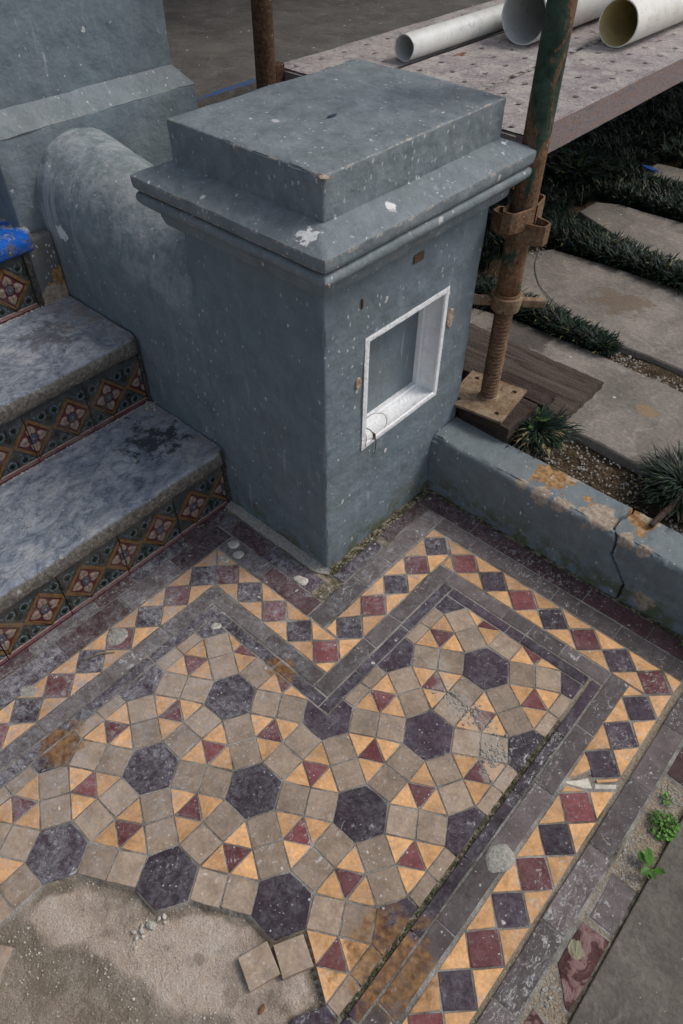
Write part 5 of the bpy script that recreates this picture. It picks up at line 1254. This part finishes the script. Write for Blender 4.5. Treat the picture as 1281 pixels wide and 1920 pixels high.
# ------------------------------------------------------------------ timber packing
def timber(x0_, x1_, y0_, y1_, z0_, z1_, mat, label, rot=0.0, st=.3):
    g = G(); c = ((x0_+x1_)/2, (y0_+y1_)/2, z0_); xs2 = lin(x0_, x1_, st); ys2 = lin(y0_, y1_, .25); zs2 = lin(z0_, z1_, .2)
    def wb(p):
        x, y, z = p; ex = min(x-x0_, x1_-x); k = .05*fbm(x*.3, y*2, z*2, .8, 3); 
        sx = (.10*fbm(y*3, z*3, 2, 1, 3) if ex < .02 else 0)
        ey = min(y-y0_, y1_-y); ez = z1_-z
        dz = -.05 if (ey < .02 and ez < .02) else 0
        return (x+sx, y+(k if ey < .02 else 0), z+(k*.7 if ez < .02 else 0)+dz-max(0, .09*fbm(x, y, z, 1.5, 2)-.01)*(1 if ez < .02 and ey < .3 else 0))
    grid_face(g, lambda a, b: wb((a, y0_, b)), xs2, zs2); grid_face(g, lambda a, b: wb((x1_-a+x0_, y1_, b)), xs2, zs2)
    grid_face(g, lambda a, b: wb((x1_, a, b)), ys2, zs2); grid_face(g, lambda a, b: wb((x0_, y1_-a+y0_, b)), ys2, zs2); grid_face(g, lambda a, b: wb((a, b, z1_)), xs2, ys2)
    cr, sr = math.cos(rot), math.sin(rot); vv = [(c[0]+(p[0]-c[0])*cr-(p[1]-c[1])*sr, c[1]+(p[0]-c[0])*sr+(p[1]-c[1])*cr, p[2]) for p in g.v]
    solo('timber_board', vv, g.f, mat, label, 'timber', 'timber packing under the scaffold jack', None, c)
timber(1.85, 4.55, 16.0, 18.35, 2.70, 3.90, MAT['wood_dark'], 'dark split timber block directly under the jack plate', -0.02)
timber(-3.2, 4.75, 18.55, 19.75, 2.95, 3.78, MAT['wood_dark'], 'narrow dark timber behind the jack plate', 0.015)
timber(-4.0, 5.72, 19.0, 22.8, 2.95, 3.40, MAT['wood'], 'broad weathered grey-brown board lying on the nearest slab', 0.0)
g = G(); g.tube([(10.25, 15.35, 3.28), (10.45, 17.5, 3.35), (10.9, 20.5, 3.9), (11.3, 22.0, 4.3)], [.12, .14, .13, .12], 7)
g.v = [(p[0]+1.45, p[1], p[2]) for p in g.v]
solo('wooden_stake', g.v, g.f, MAT['wood_stake'], 'thin brown wooden stake resting on the garden wall in the right-hand grass tuft', 'stake', loc=(11.7, 15.35, 3.2))

# ------------------------------------------------------------------ scaffold
def plate_with_holes(g, c, hw, hd, z0_, z1_, rot):
    cr, sr = math.cos(rot), math.sin(rot); T = lambda x, y, z: (c[0]+x*cr-y*sr, c[1]+x*sr+y*cr, z)
    hs = [(-hw*.68, -hd*.68), (hw*.68, -hd*.68), (hw*.68, hd*.68), (-hw*.68, hd*.68)]
    # quadrants each with an octagonal hole
    for (sx, sy) in ((-1, -1), (1, -1), (1, 1), (-1, 1)):
        x_ = sorted([0, sx*hw]); y_ = sorted([0, sy*hd]); hc = (sx*hw*.68, sy*hd*.68); r = .13
        out = [(x_[1], (y_[0]+y_[1])/2), (x_[1], y_[1]), ((x_[0]+x_[1])/2, y_[1]), (x_[0], y_[1]), (x_[0], (y_[0]+y_[1])/2), (x_[0], y_[0]), ((x_[0]+x_[1])/2, y_[0]), (x_[1], y_[0])]
        inn = [(hc[0]+r*math.cos(math.radians(45*k)), hc[1]+r*math.sin(math.radians(45*k))) for k in range(8)]
        g.add([T(p[0], p[1], z1_) for p in out]+[T(p[0], p[1], z1_) for p in inn]+[T(p[0], p[1], z0_) for p in inn], [(k, (k+1) % 8, 8+(k+1) % 8, 8+k) for k in range(8)]+[(8+k, 8+(k+1) % 8, 16+(k+1) % 8, 16+k) for k in range(8)])
    cn = [(-hw, -hd), (hw, -hd), (hw, hd), (-hw, hd)]
    g.add([T(p[0], p[1], z0_) for p in cn]+[T(p[0], p[1], z1_) for p in cn], [(k, (k+1) % 4, 4+(k+1) % 4, 4+k) for k in range(4)]+[(3, 2, 1, 0)])
def standard(bx, by, zbase, tx, ty, ztop, mat, label, jack=True, zv=(12.3,)):
    t = thing('scaffold_standard', label, 'scaffold pole', (bx, by, zbase))
    def at(z): k = (z-zbase)/(ztop-zbase); return (bx+(tx-bx)*k, by+(ty-by)*k, z)
    zc = 9.0
    g = G(); seg = [at(z) for z in np.linspace(zc+.15 if jack else zbase+.1, ztop, 40)]
    g.tube(seg, .475, 28); part('pole', g.v, g.f, mat, t, smooth=False)
    for p in t.children[-1].data.polygons:
        if len(p.vertices) == 4: p.use_smooth = True
    if jack:
        # threaded spindle
        g = G(); path_, rr = [], []
        z = zbase+.1; k = 0
        while z < zc: path_.append(at(z)); rr.append(.40 if k % 4 in (1, 2) else .315); z += .055 if k % 4 in (0, 2) else .035; k += 1
        g.tube(path_, rr, 22); part('threaded_spindle', g.v, g.f, MAT['rust'], t, smooth=True)
        g = G(); g.tube([at(zbase+.08), at(zbase+.16), at(zbase+.25)], [.50, .46, .38], 20); part('weld_collar', g.v, g.f, MAT['rust_pale'], t, smooth=True)
        g = G(); plate_with_holes(g, (bx-.12, by+.02), 1.42, 1.42, zbase-.02, zbase+.10, math.radians(8)); part('base_plate', g.v, g.f, MAT['rust_pale'], t)
        g = G(); zt = zc; A = Vector(at(zt))
        g.tube([at(zc-.42), at(zc-.40), at(zc+.02), at(zc+.22), at(zc+.25)], [.40, .60, .66, .66, .50], 24); part('jack_nut', g.v, g.f, MAT['rust_pale'], t, smooth=True)
        g = G(); g.tube([at(zc+.24), at(zc+.34)], [.55, .55], 24); part('pole_lip', g.v, g.f, MAT['rust'], t, smooth=True)
        for s, nm in ((1, 0), (-1, 0)):
            d = Vector((.80*s, .60*s, 0)).normalized(); n2 = Vector((-d.y, d.x, 0)); g = G(); a0 = A+d*.60; a1 = A+d*1.62; hh_ = .17; ww = .17
            zz = -.10
            cs_ = [(-ww, -hh_), (ww, -hh_), (ww, hh_), (-ww, hh_)]
            g.add([tuple(a0+n2*u_+Vector((0, 0, v_+zz))) for u_, v_ in cs_]+[tuple(a1+n2*u_*.9+Vector((0, 0, v_+zz))) for u_, v_ in cs_], [(3, 2, 1, 0), (4, 5, 6, 7)]+[(k, (k+1) % 4, 4+(k+1) % 4, 4+k) for k in range(4)])
            part('nut_handle', g.v, g.f, MAT['rust_pale'], t, bevel=.05)
    for z in zv:
        for (dx, dy, dz) in ((1, 0, -.15), (-1, 0, -.15), (0, 1, .35), (0, -1, .35)):
            A = Vector(at(z+dz)); d = Vector((dx, dy, 0)); n2 = Vector((-dy, dx, 0)); g = G(); th = .07; hgt = .78
            outer = [n2*.50+d*.15, n2*.34+d*.95, n2*.20+d*1.16, n2*-.20+d*1.16, n2*-.34+d*.95, n2*-.50+d*.15]
            inner = [n2*.42+d*.15, n2*.26+d*.93, n2*.16+d*1.08, n2*-.16+d*1.08, n2*-.26+d*.93, n2*-.42+d*.15]
            m_ = len(outer); vs_ = []
            for zz in (-hgt/2, hgt/2):
                for p in outer: vs_.append(tuple(A+p+Vector((0, 0, zz))))
                for p in inner: vs_.append(tuple(A+p+Vector((0, 0, zz))))
            fs_ = []
            for k in range(m_-1):
                fs_ += [(k, k+1, 2*m_+k+1, 2*m_+k), (m_+k+1, m_+k, 3*m_+k, 3*m_+k+1), (2*m_+k, 2*m_+k+1, 3*m_+k+1, 3*m_+k), (k+1, k, m_+k, m_+k+1)]
            g.add(vs_, fs_); part('v_pressing', g.v, g.f, MAT['rust'], t, bevel=.015)
    return t
standard(2.60, 17.15, 3.93, 2.25, 17.35, 46.0, MAT['rust_green'], 'front scaffold pole, green paint over rust, on a threaded jack beside the pillar', True, (12.2, 22.0))
standard(-12.75, 18.65, 2.7, -12.7, 18.7, 46.0, MAT['rust_dark'], 'rear dark brown rusty scaffold pole behind the pillar', False, (12.0, 24.0))
# transom carrying the planks
t = thing('scaffold_transom', 'rusty scaffold cross tube under the ends of the perforated planks', 'scaffold tube', (-7, 21.8, 11.9))
g = G(); g.tube([(-14.6, 21.8, 11.95), (-0.4, 21.8, 11.95)], .47, 16); part('tube', g.v, g.f, MAT['rust_dark'], t, smooth=True)
for bx_ in ((-14.6, -14.2, 21.4, 22.2, 11.4, 12.5), (-.7, -.3, 21.4, 22.2, 11.4, 12.45)):
    g = G(); g.box(*bx_); part('end_bracket', g.v, g.f, MAT['rust'], t)
g = G(); g.box(-14.9, -13.6, 20.15, 20.8, 13.0, 14.05); solo('scaffold_clamp', g.v, g.f, MAT['rust_dark'], 'dark rusty clamp between the rear pole and the plank ends', 'clamp', loc=(-14.2, 20.5, 13), bevel=.06)
g = G(); g.tube([(-15.0, 23.2, 10.37), (-15.1, 23.3, 12.6), (-15.0, 23.4, 13.1), (-14.9, 23.35, 13.25)], [.16, .17, .15, .05], 8)
solo('steel_peg', g.v, g.f, MAT['darkmetal'], 'dark upright steel peg poking up behind the far plank', 'peg', loc=(-15, 23.2, 12), smooth=True)
def plank(xc, ylo, yhi, label, dz=0.0):
    hwid = 2.22; zt = 13.8+dz; t = thing('perforated_plank', label, 'scaffold plank', (xc, ylo, zt), 'perforated steel planks side by side')
    rows = (-1.33, 0, 1.33); g = G(); pit = 1.8; r = .15; yst = 24.95
    cw = [(-hwid, -.665), (-.665, .665), (.665, hwid)]
    def crown(x, y): return zt+.03*fbm(x, y, xc, .25, 3)+.015*fbm(x, y, xc, 1.3, 2)
    for ri, (xa, xb) in enumerate(cw):
        ph = yst+(0.9 if ri == 1 else 0.0); k0 = int(math.floor((ylo-ph)/pit))-1; y = ylo
        cells_ = []
        k = k0
        while ph+pit*(k)-pit/2 < yhi:
            a = max(ylo, ph+pit*k-pit/2); b = min(yhi, ph+pit*k+pit/2)
            if b > a+.05: cells_.append((a, b, ph+pit*k))
            k += 1
        for (a, b, yc) in cells_:
            x0_, x1_ = xc+xa, xc+xb; hx = xc+rows[ri]
            if a+.2 < yc-r and yc+r < b-.0 and yc < 62:
                ox = [(x1_, (a+b)/2), (x1_, b), ((x0_+x1_)/2, b), (x0_, b), (x0_, (a+b)/2), (x0_, a), ((x0_+x1_)/2, a), (x1_, a)]
                ix = [(hx+r*1.0*math.cos(math.radians(45*q)), yc+r*math.sin(math.radians(45*q))) for q in range(8)]
                rim = [(hx+r*1.45*math.cos(math.radians(45*q)), yc+r*1.45*math.sin(math.radians(45*q))) for q in range(8)]
                vs_ = [(p[0], p[1], crown(*p)) for p in ox]+[(p[0], p[1], crown(*p)+.035) for p in rim]+[(p[0], p[1], crown(*p)-.01) for p in ix]+[(p[0], p[1], crown(*p)-.25) for p in ix]
                fs_ = []
                for L0 in (0, 8, 16): fs_ += [(L0+q, L0+(q+1) % 8, L0+8+(q+1) % 8, L0+8+q) for q in range(8)]
                g.add(vs_, fs_)
            else: g.add([(x0_, a, crown(x0_, a)), (x1_, a, crown(x1_, a)), (x1_, b, crown(x1_, b)), (x0_, b, crown(x0_, b))], [(0, 1, 2, 3)])
    part('deck', g.v, g.f, MAT['plank'], t)
    g = G(); ys2 = lin(ylo, yhi, .8)
    for s in (-1, 1):
        x_ = xc+s*hwid
        for (xo, z_a, xo2, z_b) in ((0, 0.0, .05*s, -.07), (.05*s, -.07, .05*s, -1.32), (.05*s, -1.32, -.5*s, -1.36)):
            vs_ = []; 
            for y in ys2: vs_ += [(x_+xo, y, zt+z_a+.03*fbm(x_, y, xc, .25, 3)), (x_+xo2, y, zt+z_b+.03*fbm(x_, y, 4, .3, 3))]
            fs_ = [(2*i, 2*i+1, 2*i+3, 2*i+2) for i in range(len(ys2)-1)]; g.add(vs_, fs_)
    part('side_flange', g.v, g.f, MAT['plank'], t)
    g = G(); g.box(xc-hwid+.02, xc+hwid-.02, ylo-.02, ylo+.06, zt-1.2, zt-.06); g.box(xc-hwid+.3, xc+hwid-.3, ylo-.12, ylo-.025, zt-.5, zt-.1); part('end_cap', g.v, g.f, MAT['plank'], t)
plank(-2.25, 20.95, 88, 'perforated steel scaffold plank on the garden side, its rusty flange showing', 0)
plank(-7.15, 20.90, 88, 'middle perforated steel scaffold plank under the largest pipe', .03)
plank(-12.10, 20.85, 88, 'perforated steel scaffold plank nearest the verandah', 0)
g = G(); 
for k in range(60):
    a = random.uniform(23, 44); s_ = random.uniform(.05, .14); g.box(-4.72-s_, -4.72+s_, a-s_*2, a+s_*2, 13.6, 13.74+random.uniform(0, .08))
g.box(-4.95, -4.45, 20.95, 88, 13.0, 13.62)
solo('plank_joint_grit', g.v, g.f, MAT['mortarpatch'], 'grit packed in the joint between the planks', None, None, 'stuff')
# sandy lumps on planks
blob((-8.0, 24.7, 13.84), 0.42, MAT['mortarpatch'], 'mortar_patch', 'dark flattened mortar lump on the middle plank near the small pipe', 'mortar', .07, .6, 1.4)
blob((-8.6, 28.6, 13.86), 0.55, MAT['deadleaf'], 'rust_flake', 'rust-coloured flake beside the small pipe', 'flake', .03, .28, 1.5)
# pipes
def pipe(p0, d, length, r, wall, mat, inner, label):
    d = Vector(d).normalized(); p0 = Vector(p0); t = thing('plastic_pipe', label, 'pipe', tuple(p0), 'plastic pipes lying on the planks'); seg = 40
    u_ = d.cross(Vector((0, 0, 1))).normalized(); v_ = u_.cross(d); n = 14
    def ring(c, rr, wv=0): return [tuple(c+(u_*math.cos(6.2832*k/seg)+v_*math.sin(6.2832*k/seg))*rr+d*wv*fbm(math.cos(6.28*k/seg)*2, math.sin(6.28*k/seg)*2, r, 1, 3)) for k in range(seg)]
    vs = ring(p0, r, .05)+ring(p0+d*.04, r)+ring(p0+d*length, r); g = G(); g.add(vs, [(l*seg+k, l*seg+(k+1) % seg, (l+1)*seg+(k+1) % seg, (l+1)*seg+k) for l in range(2) for k in range(seg)])
    part('pipe_wall', g.v, g.f, mat, t, smooth=True)
    g = G(); vs = ring(p0, r, .05)+ring(p0, r-wall, .05); g.add(vs, [(k, (k+1) % seg, seg+(k+1) % seg, seg+k) for k in range(seg)]); part('cut_rim', g.v, g.f, mat, t)
    g = G(); vs = ring(p0, r-wall, .05)+ring(p0+d*length, r-wall); g.add(vs, [(k, seg+k, seg+(k+1) % seg, (k+1) % seg) for k in range(seg)]); part('bore', g.v, g.f, inner, t, smooth=True)
pipe((-9.85, 25.45, 13.88+.60), (0.0, 1, 0), 26, .60, .05, MAT['pvc'], MAT['pvc'], 'thinnest grey plastic pipe, its open end just above the pillar top')
pipe((-7.30, 32.25, 13.86+1.34), (-.01, 1, 0), 52, 1.34, .08, MAT['pvc'], MAT['pvc'], 'widest pale grey plastic pipe, its open end behind the green pole')
pipe((-3.42, 35.3, 13.86+1.10), (.01, 1, 0), 50, 1.10, .06, MAT['pvc_w'], MAT['pvc_y'], 'cream plastic pipe with a yellowed bore, at the top right corner')

# ------------------------------------------------------------------ small things
g = G(); g.tube(curve_pts([(-4.4, 33.6, 3.4), (-4.0, 33.0, 3.0), (-3.23, 31.34, 2.99), (-1.83, 29.55, 3.0), (-0.09, 28.28, 3.05), (1.28, 27.6, 3.2), (2.8, 27.2, 3.1), (4.6, 27.0, 3.0)]), .022, 6)
g.tube(curve_pts([(-4.4, 33.6, 3.4), (-4.9, 33.0, 3.1), (-5.6, 32.6, 3.0)]), .02, 5); g.tube(curve_pts([(-4.4, 33.6, 3.4), (-4.2, 34.6, 3.4), (-4.0, 35.2, 3.3)]), .02, 5)
solo('thin_wire', g.v, g.f, MAT['wire'], 'thin dull wire curling across the second stone slab', 'wire', loc=(-3, 31, 3))
g = G(); q = [(-5.7, 50.9), (-5.0, 51.0), (-4.1, 50.5), (-4.4, 50.2), (-5.3, 50.4)]; g.add([(a, b, 2.97+.12*k_/5) for k_, (a, b) in enumerate(q)]+[(a+.05, b+.05, 3.05+.12*k_/5) for k_, (a, b) in enumerate(q)], [(4, 3, 2, 1, 0), (5, 6, 7, 8, 9)]+[(k, (k+1) % 5, 5+(k+1) % 5, 5+k) for k in range(5)])
solo('plastic_scrap', g.v, g.f, MAT['bluescrap'], 'small blue plastic scrap on the corner of the farthest slab', 'litter', loc=(-5, 50.6, 3))
chip((11.15, -6.0, -0.12), (0.16, 0.07, 0.03), MAT['deadleaf'], 'dead_leaf', 'small reddish-brown dead leaf on the bare mortar below the loose tiles', 'leaf')
chip((-1.2, 10.6, 16.65), (0.26, 0.09, 0.012), MAT['navy'], 'paint_flake', 'dark blue paint flake on the flat top of the pillar', 'flake')
g = G(); g.tube(curve_pts([(-1.55, -1.75, .06), (-1.9, -2.2, .10), (-2.15, -2.8, .05)]), .025, 5); solo('grass_stalk', g.v, g.f, MAT['deadgrass'], 'single dry grass stalk across the left strip by the mortar dollop', 'stalk', loc=(-1.8, -2.2, 0))
for o in bpy.data.objects:
    if o.type == 'MESH' and o.name.startswith('grass_stalk'):
        at = o.data.attributes.new('shade', 'FLOAT', 'POINT'); at.data.foreach_set('value', [0.6]*len(o.data.vertices))
